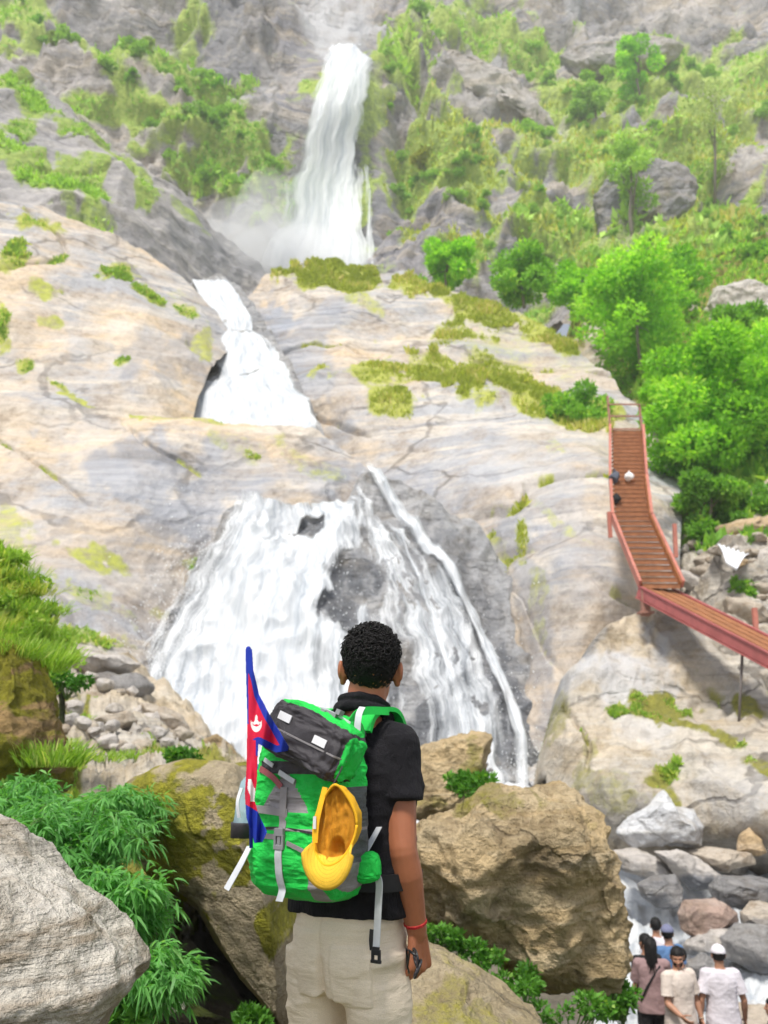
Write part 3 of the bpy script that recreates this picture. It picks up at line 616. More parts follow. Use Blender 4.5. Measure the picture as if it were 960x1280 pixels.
# lid hood
def lid():
    R = Matrix.Rotation(math.radians(21), 4, 'Y') @ Matrix.Rotation(math.radians(-10), 4, 'X')
    c = PL(385, 927, 2.24); M = Matrix.Translation(c + Vector((-.004, .03, 0))) @ R
    v, f = ico(6); e = .34
    q = np.sign(v) * np.abs(v) ** .62; q /= (np.abs(q) ** 4.2).sum(1, keepdims=True) ** (1 / 4.2)
    p = q * np.array([.124, .058, .066]); p[:, 2] += .010 * np.cos(p[:, 0] * 14) - .018 * (p[:, 2] < 0) * np.clip(-p[:, 1] / .1, 0, 1)
    p += (v * .0055) * (ridged(v * 2.2 + 5, 4, 71) + fbm(v * 3.5, 3, 72))[:, None]
    W = (np.c_[p, np.ones(len(p))] @ np.array(M).T)[:, :3]
    cen = p[f].mean(1); qc = q[f].mean(1); mi = np.where((np.abs(qc[:, 2]) ** 4.2 > .45) & (qc[:, 2] > 0) | (np.abs(qc[:, 0]) ** 4.2 > .70) & (qc[:, 0] > 0), 0, 1)
    o = link('lid', mesh_np('lid', W, f, [N_green, N_dark], True, matidx=mi), pack)
    def on(x, zf, off=.001):   # point on the front of the lid
        i = np.argmin((p[:, 0] - x) ** 2 + (p[:, 2] - zf) ** 2 + 10 * (p[:, 1] > 0)); return M @ Vector((x, p[i, 1] - off, zf))
    for x0, z0 in ((-.066, .026), (.052, .010)):
        mb = MB(); a = on(x0, z0); mb.box(a, (.038, .004, .019), R.to_3x3()); link('patch', mb.mesh('patch', N_refl, False), o)
    rb = [on(x, .0 - .006, .0006) for x in np.linspace(-.12, .122, 14)]; ribbon('seam', rb, .004, N_grey, o, .002)
    # clip on the green top edge
    mb = MB(); cc = M @ Vector((.03, -.02, .076)); mb.box(cc, (.030, .016, .010), R.to_3x3()); mb.box(cc + Vector((.022, 0, .004)), (.012, .02, .012), R.to_3x3()); mb.box(cc + Vector((-.02, 0, .008)), (.014, .022, .006), R.to_3x3()); link('clip', mb.mesh('clip', N_greyp, False), o)
    ribbon('clip_strap', [M @ Vector((-.03, -.015, .072)), M @ Vector((.02, -.02, .077)), M @ Vector((.08, -.01, .072))], .012, N_web, o)
    return o
lid()
# centre strap with its buckle
def f_(x, z, off=.004): return (x, ys(x, z, off), z)
zc = lambda py: float(U(362, py, 2.245)[2])
ribbon('centre_strap', [f_(sx, z) for z in np.linspace(zc(985), zc(1042), 6)], .020, N_grey)
ribbon('centre_strap', [f_(sx, z) for z in np.linspace(zc(1058), 1.085, 5)] + [(sx, ys(sx, 1.07, .006), 1.068), (sx, ys(sx, 1.085, .008), zc(1131))], .020, N_web)
def buckle(c, mat, s=1.0, parent=pack):
    mb = MB(); c = Vector(c); mb.box(c + Vector((0, -.004, .012 * s)), (.026 * s, .009, .018 * s)); mb.box(c + Vector((-.011 * s, -.004, -.008 * s)), (.006 * s, .008, .028 * s)); mb.box(c + Vector((.011 * s, -.004, -.008 * s)), (.006 * s, .008, .028 * s)); mb.box(c + Vector((0, -.004, -.006 * s)), (.009 * s, .006, .024 * s)); mb.box(c + Vector((0, -.004, -.022 * s)), (.028 * s, .009, .010 * s))
    return mb.obj('buckle', mat, parent, False, .001)
buckle(f_(sx, zc(1049), .004), N_greyp)
ribbon('cross_strap', [f_(xx, zc(1017) - .004 * math.sin(xx * 20), .003) for xx in np.linspace(CX - .105, sx + .014, 8)], .018, N_grey)
ribbon('cross_strap', [f_(xx, zc(1049) - .014 * (xx - sx), .003) for xx in np.linspace(CX - .12, sx - .012, 8)], .012, N_grey)
ribbon('cross_strap', [f_(xx, zc(1052) - .30 * (xx - sx), .003) for xx in np.linspace(sx + .02, CX + .085, 8)], .010, N_grey)
ribbon('haul_loop', [f_(CX - .095, zc(962), .004), f_(CX - .05, zc(972), .006), f_(CX - .02, zc(985), .004)], .014, N_redg)
ribbon('pull_tab', [f_(CX - .03, zc(966), .006), f_(CX + .02, zc(978), .008)], .012, N_web)
ribbon('pull_tab', [f_(CX - .075, zc(950), .012), f_(CX - .045, zc(958), .012)], .010, N_web)
ribbon('zip', [f_(xx, 1.203 + .004 * math.cos(xx * 25), .002) for xx in np.linspace(CX - .125, CX + .12, 14)], .005, N_dark)
# strap ends hanging free
ribbon('strap_end', [PL(312, 1058, 2.33), PL(302, 1078, 2.31), PL(283, 1112, 2.30)], .016, N_web)
ribbon('strap_end', [PL(302, 985, 2.36), PL(297, 1003, 2.35), PL(299, 1022, 2.35)], .010, N_web)
# shoulder straps
shp = [Vector((.105, -.10, 1.43)), Vector((.105, -.075, 1.468)), Vector((.108, -.02, 1.488)), Vector((.112, .04, 1.475)), Vector((.095, .108, 1.40)), Vector((.085, .122, 1.30)), Vector((.100, .112, 1.20))]
ribbon('shoulder_strap', shp, .052, N_green, th=.012, side=(1, .05, 0))
ribbon('shoulder_strap', [Vector((-p.x + .05, p.y, p.z)) for p in shp], .052, N_green, th=.012, side=(1, .05, 0))
ribbon('load_strap', [PL(453, 884, 2.36), PL(449, 892, 2.335), PL(447, 905, 2.325), PL(446, 925, 2.32), PL(444, 947, 2.32)], .016, N_web, side=tuple((BPI.to_3x3() @ Vector((1, 0, 0)))))
ribbon('load_strap', [PL(432, 912, 2.30), PL(450, 890, 2.36), PL(486, 889, 2.44)], .020, N_green, side=(0, .3, 1))
ribbon('side_strap', [PL(474, 1034, 2.40), PL(462, 1055, 2.36), PL(449, 1076, 2.33)], .016, N_web)
# hip belt with pouch
mb = MB()
belt = [Vector((.12, -.14, 1.075)), Vector((.165, -.08, 1.07)), Vector((.182, -.01, 1.068)), Vector((.165, .09, 1.065)), Vector((.08, .145, 1.06)), Vector((-.06, .145, 1.06)), Vector((-.165, .08, 1.065)), Vector((-.18, -.02, 1.068)), Vector((-.12, -.13, 1.07))]
ribbon('hip_belt', belt, .040, N_blackf, th=.010, side=(0, 0, 1))
pc = PL(458, 1084, 2.335); v, f = ico(5); q = np.sign(v) * np.abs(v) ** .6
p = q * np.array([.034, .022, .034]) + (v * .0025) * ridged(v * 3 + 2, 3, 81)[:, None]; R = np.array(Matrix.Rotation(math.radians(28), 3, 'Z') @ Matrix.Rotation(math.radians(-8), 3, 'Y'))
po = link('belt_pouch', mesh_np('belt_pouch', p @ R.T + np.array(pc), f, N_green, True), pack)
ribbon('zip', [pc + Vector((xx * .9, -.020 - .3 * 0 + xx * .45, .006 - xx * .1)) for xx in np.linspace(-.03, .03, 6)], .008, N_dark, po)
ribbon('pull_tab', [pc + Vector((-.018, -.036, .008)), pc + Vector((-.016, -.038, -.008))], .004, N_web, po)
ribbon('belt_strap', [PL(470, 1092, 2.355), PL(474, 1104, 2.345), PL(473, 1130, 2.35), PL(471, 1172, 2.36), PL(470, 1188, 2.36)], .0185, N_web)
ribbon('belt_strap', [PL(466, 1162, 2.368), PL(465, 1175, 2.368), PL(466, 1188, 2.368)], .016, N_blackp)
bk_ = PL(470, 1194, 2.352); mb = MB(); mb.box(bk_ + Vector((0, 0, .006)), (.024, .007, .012)); mb.box(bk_ + Vector((-.009, 0, -.006)), (.006, .007, .020)); mb.box(bk_ + Vector((.009, 0, -.006)), (.006, .007, .020)); mb.box(bk_ + Vector((0, 0, -.014)), (.027, .008, .007)); mb.box(bk_ + Vector((0, 0, .014)), (.018, .006, .008)); mb.obj('buckle', N_blackp, pack, False, .001)
# ------------------------------------------------------------------ flag
def inside(poly, P):
    x, y = P[:, 0], P[:, 1]; r = np.zeros(len(P), bool); n = len(poly)
    for i in range(n):
        (x1, y1), (x2, y2) = poly[i], poly[(i + 1) % n]
        c = ((y1 > y) != (y2 > y)) & (x < (x2 - x1) * (y - y1) / (y2 - y1 + 1e-12) + x1); r ^= c
    return r
def dist_poly(poly, P, skip=()):
    d = np.full(len(P), 1e9); n = len(poly)
    for i in range(n):
        if i in skip: continue
        a = np.array(poly[i], float); b = np.array(poly[(i + 1) % n], float); ab = b - a; t = np.clip(((P - a) @ ab) / (ab @ ab), 0, 1); d = np.minimum(d, np.linalg.norm(P - a - t[:, None] * ab, axis=1))
    return d
F_red = fabric('crimson_cloth', (.62, .012, .05), .15, .7); F_blue = fabric('royal_blue_cloth', (.012, .035, .36), .15, .7); F_white = fabric('white_print', (.78, .74, .74), .1, .7)
def flag():
    fp = V(310, 1050, 2.215); root = empty('flag', fp); tag(root, 'crimson pennant flag with blue border and white emblem on a pole stuck in the backpack', 'flag')
    mb = MB(); mb.tube([V(310.5, 812, 2.225) - fp, V(312, 930, 2.225) - fp, V(314, 1060, 2.225) - fp], .0042, 10); mb.ell(V(310.5, 811, 2.225) - fp, (.006, .006, .006)); mb.obj('flag_pole', F_blue, root)
    poly = [(306.5, 811), (315, 811), (317, 838), (324, 868), (338, 895), (364, 938), (345, 941), (323, 930), (322, 948), (321, 978), (318, 1000), (322, 1014), (334, 1040), (328, 1053), (318, 1054), (308, 1022), (306, 992), (308, 960), (309, 900)]
    g = .42; xs = np.arange(304, 368, g); ysv = np.arange(808, 1058, g); XX, YY = np.meshgrid(xs, ysv); P = np.stack([XX.ravel(), YY.ravel()], 1)
    ins = inside(poly, P); nx = len(xs); fcs = grid_faces(nx, len(ysv)); fm = ins[fcs].all(1); fcs = fcs[fm]
    # snap near-border verts is not needed at this density
    cen = P[fcs].mean(1); db = dist_poly(poly, cen, (13, 14, 15, 16, 17, 18)); mi = np.zeros(len(fcs), int)
    up = cen[:, 1] < 945; bw = np.interp(cen[:, 1], [811, 850, 900, 940], [9, 6, 8, 9]); mi[up & (db < bw) & ~((cen[:, 0] < 320) & (cen[:, 1] > 925))] = 1; mi[cen[:, 1] < 842] = 1
    mi[(cen[:, 1] < 1000) & (cen[:, 0] < 310.2 + .012 * (cen[:, 1] - 842)) & (cen[:, 1] < 905)] = 1
    mi[(cen[:, 1] > 1012 + (cen[:, 0] - 318) * .6)] = 1; mi[(cen[:, 1] > 985) & (cen[:, 1] < 1002) & (cen[:, 0] > 313) & (cen[:, 0] < 319)] = 2
    mi[(cen[:, 1] > 974) & (cen[:, 1] < 995) & (np.abs(cen[:, 0] - 313.5 - (cen[:, 1] - 985) * .12) < 4 - abs(cen[:, 1] - 985) * .2)] = 2
    # upper emblem: a crescent cradling a rayed half disc
    ex, ey = 320.5, 903
    dx, dy = cen[:, 0] - ex, cen[:, 1] - ey; r = np.hypot(dx / 1.0, (dy - 1) / 1.55); cres = (r < 7.2) & (np.hypot(dx, (dy + 5) / 1.5) > 6.8) & (dy > -8); ang = np.arctan2(dx, -(dy - 2)); rays = (np.hypot(dx * 1.25, (dy - 3) / 1.5) < 4.6 + 3.6 * np.maximum(0, np.cos(ang * 5.0)) ** 1.0) & (dy < 6) & (np.abs(ang) < 1.9)
    mi[(cres | rays) & (cen[:, 1] < 930)] = 2
    dep = 2.225 - .022 * np.sin((P[:, 0] - 311) * .24 + (P[:, 1] - 811) * .035) * np.clip((P[:, 0] - 311) / 25, 0, 1) - .006 - .012 * np.sin(P[:, 1] * .05) * np.clip((P[:, 0] - 311) / 30, 0, 1) - .010 * np.clip((P[:, 1] - 940) / 60, 0, 1) * np.sin((P[:, 0] - 306) * .55 + P[:, 1] * .03)
    W = U(P[:, 0], P[:, 1], dep) - np.array(fp); used = np.unique(fcs); idx = -np.ones(len(P), int); idx[used] = np.arange(len(used))
    o = link('flag_cloth', mesh_np('flag_cloth', W[used], idx[fcs][:, ::-1], [F_red, F_blue, F_white], True, matidx=mi), root)
    s = o.modifiers.new('t', 'SOLIDIFY'); s.thickness = .001; s.offset = 0
flag()
# ------------------------------------------------------------------ yellow cap hanging on the pack
def stitched(m):
    nt = m.node_tree; T = NT(nt); pos = T.n('ShaderNodeTexCoord').outputs['Object']; sp = T.n('ShaderNodeSeparateXYZ'); T.l(pos, sp.inputs[0])
    r = T.math('SQRT', T.math('ADD', T.math('POWER', T.math('MULTIPLY', sp.outputs[0], 1.42), 2), T.math('POWER', T.math('ADD', sp.outputs[2], .046), 2)))
    w = T.ramp(T.math('FRACT', T.math('MULTIPLY', r, 130)), [(0, .55), (.10, 1), (.9, 1), (1, .55)])
    b = nt.nodes['Principled BSDF']; src = b.inputs['Base Color'].links[0].from_socket; T.l(T.mix(.8, src, w, 'MULTIPLY'), b.inputs['Base Color'])
    bp = [n for n in nt.nodes if n.type == 'BUMP'][0]; bp.inputs['Strength'].default_value = .3
def cap():
    Yc = 2.135; c0 = V(416, 1035, Yc); root = empty('baseball_cap', c0, math.radians(-20)); tag(root, 'yellow baseball cap hanging upside down from the right side of the backpack', 'cap')
    mY = fabric('yellow_cotton', (.80, .42, .015), .3, .8); mI = fabric('orange_lining', (.50, .21, .012), .5, .85); mB = fabric('yellow_brim', (.76, .46, .04), .12, .95)
    px = 1 / 535.0
    stitched(mB)
    # opening rim seen from below: a tall loop pinched at its top
    n = 72; t = np.linspace(0, 2 * np.pi, n, endpoint=False)
    rx = .051 * np.cos(t) * (1 - .46 * np.clip(np.sin(t), 0, 1) ** 1.5) + .004; rz = .084 * np.sin(t) + .008
    rx = rx + .008 * np.sin(t)  # leans right
    rim = np.stack([rx, -.006 + .010 * np.cos(2 * t), rz], 1)
    V_ = []; m = 22
    for j in range(m + 1):
        a = j / m * math.pi / 2; s = math.cos(a) ** .75; V_.append(np.stack([rx * s, rim[:, 1] * s + .085 * math.sin(a), rz * s + .006 * math.sin(a)], 1))
    v = np.array(V_); q = v.reshape(-1, 3); q = q + (.006 * ridged(q * np.array([38, 20, 12]) + 1, 3, 91)[:, None] * np.array([.6, 1.2, 0.0])); q[:n] = rim
    o = link('crown', mesh_np('crown', q, [grid_faces(n, m + 1, True)], mY, True), root); s = o.modifiers.new('t', 'SOLIDIFY'); s.thickness = .0025; s.offset = 1
    # pushed-in lining with deep folds
    V2 = []
    for j in range(m + 1):
        r = 1 - j / m; fold = .022 * (1 - r ** 2) ; V2.append(np.stack([rx * r * .93, .002 + fold * .15 + 0 * t, rz * r * .95], 1))
    q = np.array(V2).reshape(-1, 3); q[:, 1] += (-.009 * ridged(q * np.array([52, 1, 7]) + 4, 3, 93) - .004 + .003 * fbm(q * 60, 3, 94) + .028 * sstep(1.1, .3, np.hypot((q[:, 0] - .014) / .020, (q[:, 2] + .046) / .030))) * sstep(1.0, .8, np.hypot(q[:, 0] / .047, q[:, 2] / .086))
    link('lining', mesh_np('lining', q, [grid_faces(n, m + 1, True)], mI, True), root)
    mb = MB(); mb.tube([tuple(p) for p in np.r_[rim, rim[:1]]], .0032, 8); mb.obj('sweatband', mY, root)
    # visor: crescent plate below the opening, facing the viewer
    k = 26; a = np.linspace(math.radians(186), math.radians(354), k); top = np.stack([.050 * np.cos(a) - .001, -.012 + 0 * a, -.032 + .042 * np.sin(a)], 1); out = np.stack([.0605 * np.cos(a) - .002, -.022 + .006 * np.sin(a), -.046 + .078 * np.sin(a)], 1)
    top[:, 2] = np.maximum(top[:, 2], -.094); rows = [top + (out - top) * s + np.array([0, -.010 * math.sin(s * math.pi), 0]) for s in np.linspace(-.25, 1, 10)]
    o = link('brim', mesh_np('brim', np.array(rows).reshape(-1, 3), grid_faces(k, 10), mB, True), root); s = o.modifiers.new('t', 'SOLIDIFY'); s.thickness = .005; s.offset = 0
    ribbon('adjuster', [Vector((-.018, -.004, .086)), Vector((-.03, -.016, .02)), Vector((-.034, -.018, -.03))], .012, mY, root)
    mb = MB(); mb.box((-.034, -.022, .012), (.007, .003, .026)); mb.obj('label_tag', N_refl, root, False)
    mb = MB(); mb.tube([(.0, .0, .092), (.004, .03, .12), (.0, .06, .14)], .002, 6); mb.obj('hanging_cord', N_dark, root)
cap()
# ------------------------------------------------------------------ bottle in the left pocket
def bottle():
    b = V(307, 1036, 2.43); root = empty('water_bottle', b, 0); root.rotation_euler = (0, math.radians(8), 0); tag(root, 'pale blue water bottle in the left side pocket of the backpack', 'bottle')
    mt, nt, bs = newmat('pale_blue_plastic'); bs.inputs['Base Color'].default_value = (.55, .78, .88, 1); bs.inputs['Roughness'].default_value = .18; bs.inputs['Transmission Weight'].default_value = .55
    mb = MB(); mb.loft([((0, 0, z), r, r) for z, r in ((0, .030), (.006, .034), (.03, .033), (.035, .034), (.06, .034), (.065, .032), (.09, .034), (.11, .032), (.125, .022), (.135, .014), (.142, .013))], 28); mb.obj('bottle_body', mt, root)
    mb = MB(); mb.loft([((0, 0, z), .016, .016) for z in (.136, .158)], 24); mb.obj('bottle_cap', plain('blue_cap', (.08, .25, .55), .4), root, True, .001)
    po = MB(); po.loft([((.0, 0, z), .037, .037) for z in (-.02, .012, .016)], 24); o = po.obj('side_pocket', N_dark, pack); o.matrix_local = BPI @ Matrix.Translation(b)
bottle()
# ------------------------------------------------------------------ folded sunglasses in the fist
def shades():
    c = V(519, 1199, 2.375); root = empty('sunglasses', c, math.radians(20)); tag(root, 'dark folded sunglasses held in the right hand of the man', 'sunglasses')
    lens = plain('purple_grey_lens', (.12, .10, .16), .12, .6); fr = N_blackp
    for s, (ox, oz, ry) in enumerate(((.004, -.020, 25), (.012, -.004, -10))):
        M = Matrix.Translation(Vector((ox, -.006 + .03 * s, oz))) @ Matrix.Rotation(math.radians(ry), 4, 'Y') @ Matrix.Rotation(math.radians(70 + 10 * s), 4, 'Z')
        pts = [M @ Vector((.026 * math.copysign(abs(math.cos(t)) ** .8, math.cos(t)), 0, .021 * math.copysign(abs(math.sin(t)) ** .8, math.sin(t)))) for t in np.linspace(0, 2 * math.pi, 32)]
        mb = MB(); mb.tube(pts, .0028, 8); mb.obj('frame', fr, root)
        mb = MB(); mb.add([tuple(M @ Vector((0, -.0008, 0)))] + [tuple(p) for p in pts[:-1]], [(0, 1 + i, 1 + (i + 1) % 31) for i in range(31)]); mb.obj('lens', lens, root)
    for s in (0, 1):
        mb = MB(); mb.tube([(-.006, -.02 + .02 * s, .012), (-.014, .0 + .02 * s, .02), (-.012, .02, -.02), (-.004, .03, -.036)], [.0026, .0028, .0024, .0022], 8); mb.obj('temple', fr, root)
shades()
# ------------------------------------------------------------------ terrain masses
def plin(pts, x):
    p = np.array(pts, float); return np.interp(x, p[:, 0], p[:, 1])
_a, _b = math.radians(24), math.radians(20)
JR = np.array([[math.cos(_a), 0, math.sin(_a)], [0, 1, 0], [-math.sin(_a), 0, math.cos(_a)]]) @ np.array([[1, 0, 0], [0, math.cos(_b), -math.sin(_b)], [0, math.sin(_b), math.cos(_b)]])
class Surf:
    """a rock face: distance interpolated through surveyed points, relief added along its general facing direction"""
    def __init__(s, ctrl, N, layers, c=60.0):
        a = np.array(ctrl, float); s.p = a[:, :2]; s.c = c
        n = len(a); K = s.k(s.p); Pm = np.c_[np.ones(n), s.p / 500]
        A = np.block([[K + np.eye(n) * .02, Pm], [Pm.T, np.zeros((3, 3))]])
        s.w = np.linalg.solve(A, np.r_[a[:, 2], np.zeros(3)])
        s.N = np.array(N, float) / np.linalg.norm(N); s.layers = layers; s.damp = []
    def k(s, q):
        d2 = ((q[:, None] - s.p[None]) ** 2).sum(-1); return -np.sqrt(d2 + s.c ** 2) / 500
    def Y(s, px, py):
        px, py = np.broadcast_arrays(np.asarray(px, float), np.asarray(py, float))
        q = np.stack([px.ravel(), py.ravel()], -1); n = len(s.p)
        return (s.k(q) @ s.w[:n] + np.c_[np.ones(len(q)), q / 500] @ s.w[n:]).reshape(px.shape)
    def disp(s, P, nl=None):
        d = np.zeros(P.shape[:-1])
        for amp, freq, kind, an, octv, seed in s.layers[:nl]:
            Q = P * np.array(an) * freq
            if kind == 'f': d += amp * fbm(Q, octv, seed)
            elif kind == 'r': d += amp * ridged(Q, octv, seed)
            elif kind == 'g':      # long open joints
                d -= .7 * amp * s.joint(P, freq, an, seed)
            elif kind == 't':      # dipping ledges: terraces of uneven height
                t = Q[..., 2] + .9 * fbm(P * freq * .35, 3, seed); fr = t - np.floor(t)
                d += amp * (sstep(0, .75, fr) - fr)
        return d
    def joint(s, P, freq, an, seed, w=.022):
        R_ = P @ JR; n = fbm(R_ * np.array(an) * freq, 2, seed, .3) + .05 * fbm(R_ * freq * 5, 2, seed + 3); m = sstep(-.05, .15, fbm(P * freq * .9, 3, seed + 50))
        return np.exp(-(n / w) ** 2) * m
    def joints(s, P):
        d = np.zeros(P.shape[:-1])
        for amp, freq, kind, an, octv, seed in s.layers:
            if kind == 'g': d = np.maximum(d, s.joint(P, freq, an, seed, .04))
        return d
    def P(s, px, py, off=0.0, nl=None):
        W = U(px, py, s.Y(px, py)); d = s.disp(W, nl)
        for x, y, rx, ry, k in s.damp: d = d * (1 - k * sstep(1.25, .75, np.hypot((px - x) / rx, (py - y) / ry)))
        return W + s.N * (d[..., None] + off)
def painted(px, py, lst, seed=0, W=None):
    """soft patches with ragged edges: (attr, x, y, rx, ry, angle, strength)"""
    out = {'moss': np.zeros(px.shape), 'wet': np.zeros(px.shape), 'pale': np.zeros(px.shape), 'bare': np.zeros(px.shape)}
    q = np.stack([px * .022, py * .022, np.full(px.shape, seed * 3.7)], -1)
    nz = 1.1 * fbm(q, 5, seed, .6)
    for a, x, y, rx, ry, ang, st in lst:
        c, s_ = math.cos(math.radians(ang)), math.sin(math.radians(ang))
        dx, dy = px - x, py - y
        u = (dx * c + dy * s_) / rx; v = (-dx * s_ + dy * c) / ry
        r = np.sqrt(u * u + v * v) + nz * .75
        out[a] = np.maximum(out[a], st * sstep(1.15, .55, r))
    return out
MASSES = {}
def mass(name, x0, x1, nx, ny, top, bot, surf, mat, paint=(), back=6.0, seed=0, fine_top=1.3, auto=None):
    px = np.linspace(x0, x1, nx)[None, :].repeat(ny, 0)
    s = (np.linspace(0, 1, ny) ** fine_top)[:, None]
    t = plin(top, px[0]); b = plin(bot, px[0]); b = np.maximum(b, t + 3)
    jit = 4 * fbm(np.stack([px[0] * .03, px[0] * 0 + seed, px[0] * 0], -1), 4, seed)
    py = t[None] + jit[None] * (1 - s) + (b - t)[None] * s
    P = surf.P(px, py)
    at = painted(px, py, paint, seed)
    jn = surf.joints(U(px, py, surf.Y(px, py)))
    if jn.any():
        q = np.stack([px * .03, py * .03, 0 * px + seed * 9.1], -1); g = sstep(.0, .35, fbm(q, 3, seed + 400))
        at['moss'] = np.maximum(at['moss'], .85 * jn * g)
    if auto: 
        for k, a in auto(px, py, P).items(): at[k] = np.maximum(at[k], a)
    at['moss'] = at['moss'] * (1 - at.pop('bare'))
    MASSES[name] = (px, py, P, dict(at))
    # roll the crest over and close the sides behind, so that the mass has a back
    rows = []
    for k in range(7, 0, -1):
        a = math.radians(13 * k)
        rows.append(P[0] + np.array([0, 1.0, 0]) * back * math.sin(a) + np.array([0, 0, -1.0]) * back * (1 - math.cos(a)) + surf.N * 0)
    G = np.concatenate([np.array(rows), P], 0)
    for k in at: at[k] = np.concatenate([np.repeat(at[k][:1], 7, 0), at[k]], 0)
    ry = lambda E: (E - np.array([0, 0, CZ])) / np.linalg.norm(E - np.array([0, 0, CZ]), axis=-1, keepdims=True)
    cl = G[:, :1] + (ry(G[:, :1]) + np.array([.12, 0, -.02])) * back; cr = G[:, -1:] + (ry(G[:, -1:]) + np.array([-.12, 0, -.02])) * back
    G = np.concatenate([cl, G, cr], 1)
    for k in at: at[k] = np.concatenate([at[k][:, :1], at[k], at[k][:, -1:]], 1)
    ny2, nx2 = G.shape[:2]
    me = mesh_np(name, G.reshape(-1, 3), grid_faces(nx2, ny2)[:, ::-1], mat, True, {k: v.ravel() for k, v in at.items()})
    o = link(name, me); o['kind'] = 'structure'; return o

# materials of the rock faces
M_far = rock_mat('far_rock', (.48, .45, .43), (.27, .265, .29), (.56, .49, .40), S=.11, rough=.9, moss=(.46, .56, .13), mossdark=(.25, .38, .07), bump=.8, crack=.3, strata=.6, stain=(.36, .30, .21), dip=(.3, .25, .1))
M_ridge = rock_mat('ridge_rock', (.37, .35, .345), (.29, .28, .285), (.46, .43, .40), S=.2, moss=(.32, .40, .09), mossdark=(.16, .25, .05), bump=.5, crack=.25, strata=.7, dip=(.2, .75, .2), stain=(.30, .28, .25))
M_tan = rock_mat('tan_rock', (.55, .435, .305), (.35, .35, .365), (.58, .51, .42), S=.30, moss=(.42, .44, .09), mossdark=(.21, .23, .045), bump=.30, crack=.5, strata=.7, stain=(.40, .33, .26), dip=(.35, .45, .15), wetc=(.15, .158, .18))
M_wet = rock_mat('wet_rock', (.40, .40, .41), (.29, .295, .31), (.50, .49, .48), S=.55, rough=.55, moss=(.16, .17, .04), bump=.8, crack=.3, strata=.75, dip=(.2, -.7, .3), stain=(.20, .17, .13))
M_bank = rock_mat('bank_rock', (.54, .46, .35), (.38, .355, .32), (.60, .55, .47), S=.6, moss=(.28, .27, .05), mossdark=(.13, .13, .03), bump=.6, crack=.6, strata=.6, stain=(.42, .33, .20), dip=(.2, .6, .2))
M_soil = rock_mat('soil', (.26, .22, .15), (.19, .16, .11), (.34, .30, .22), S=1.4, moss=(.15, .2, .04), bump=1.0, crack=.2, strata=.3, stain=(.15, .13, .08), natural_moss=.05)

# ---- far hillside (everything behind the tall fall)
S_hill = Surf([(-250,-220,205),(0,-100,160),(0,60,122),(0,250,108),(130,0,130),(130,100,121),(200,200,113),(250,20,128),(300,40,124),(300,150,118),(350,110,119),
    (360,200,116),(330,330,112),(400,-100,190),(410,20,150),(430,62,126),(420,200,123),(400,330,118),(480,60,128),(480,200,124),(480,330,112),(560,0,170),(560,100,150),
    (600,200,134),(600,330,108),(700,0,180),(700,100,160),(700,200,140),(700,300,112),(800,0,185),(850,100,160),(850,200,132),(850,300,100),(960,0,190),(960,150,152),
    (960,260,112),(960,400,90),(1250,-220,230),(1250,300,95),(-250,300,95),(600,430,95),(300,430,105)], (.02, -.85, .5),
    [(5.0, .045, 'f', (1, 1, 1), 3, 3), (4.2, .075, 'r', (1, 1, .45), 4, 5), (1.7, .16, 't', (1, 1, 1), 1, 9), (.8, .35, 'r', (1, 1, 1), 3, 11)])
S_hill.damp = [(420, 200, 72, 175, .9)]
P_hill = [('moss',60,40,70,40,20,1),('moss',170,80,130,45,25,1),('moss',250,160,110,55,35,1),('moss',320,200,60,90,-10,.8),('moss',240,30,60,40,0,.9),
    ('moss',560,230,120,60,10,.9),('moss',540,190,80,40,0,.9),('moss',620,300,120,70,0,.7),('moss',700,140,70,60,30,.8),('moss',800,100,80,60,0,1),('moss',880,90,120,70,10,.8),
    ('moss',880,220,120,80,-10,1),('moss',880,300,130,60,-15,1.1),('moss',640,60,80,30,20,.9),('moss',510,60,40,30,0,.8),('moss',600,20,90,20,10,.8),('moss',760,200,60,60,0,.8),
    ('moss',700,280,80,40,0,.9),('moss',460,150,30,80,0,.7),('moss',930,200,60,50,0,.8),('bare',115,42,62,40,10,1),('bare',288,45,44,52,10,1),('bare',345,120,46,52,20,1),('bare',800,18,170,40,4,1),('bare',610,120,90,40,24,1),('bare',930,215,34,26,0,1),('bare',560,285,60,18,5,.9),('bare',640,262,46,14,5,.9),('bare',660,330,60,14,0,.9),('bare',400,30,80,40,30,1),('bare',190,30,30,60,10,.7),('bare',205,135,40,14,20,.8),('bare',480,300,16,60,0,.8),('pale',415,25,62,40,40,1),('pale',712,12,8,40,-10,.9),('pale',622,110,5,45,-8,.8),('pale',690,140,6,40,-10,.7),
    ('pale',320,115,45,28,20,.35),('pale',340,170,30,55,20,.25),('wet',115,45,80,45,10,.5),('wet',280,50,60,60,20,.55),('wet',450,200,22,150,0,.7),('wet',330,260,70,90,20,.45),('wet',560,110,90,50,15,.35),('wet',810,240,60,45,0,.35),('wet',800,50,120,30,5,.4)]
def auto_hill(px, py, P):
    n = fbm(P * np.array([.05, .05, .09]), 4, 40)
    return {'moss': sstep(-.02, .42, n) * np.where((px > 390) & (px < 470) & (py < 70), 0, .95)}
mass('hillside', -250, 1250, 420, 240, [(-250,-220),(1250,-220)], [(-250,430),(1250,430)], S_hill, M_far, P_hill, 20, 1, 1.0, auto_hill)

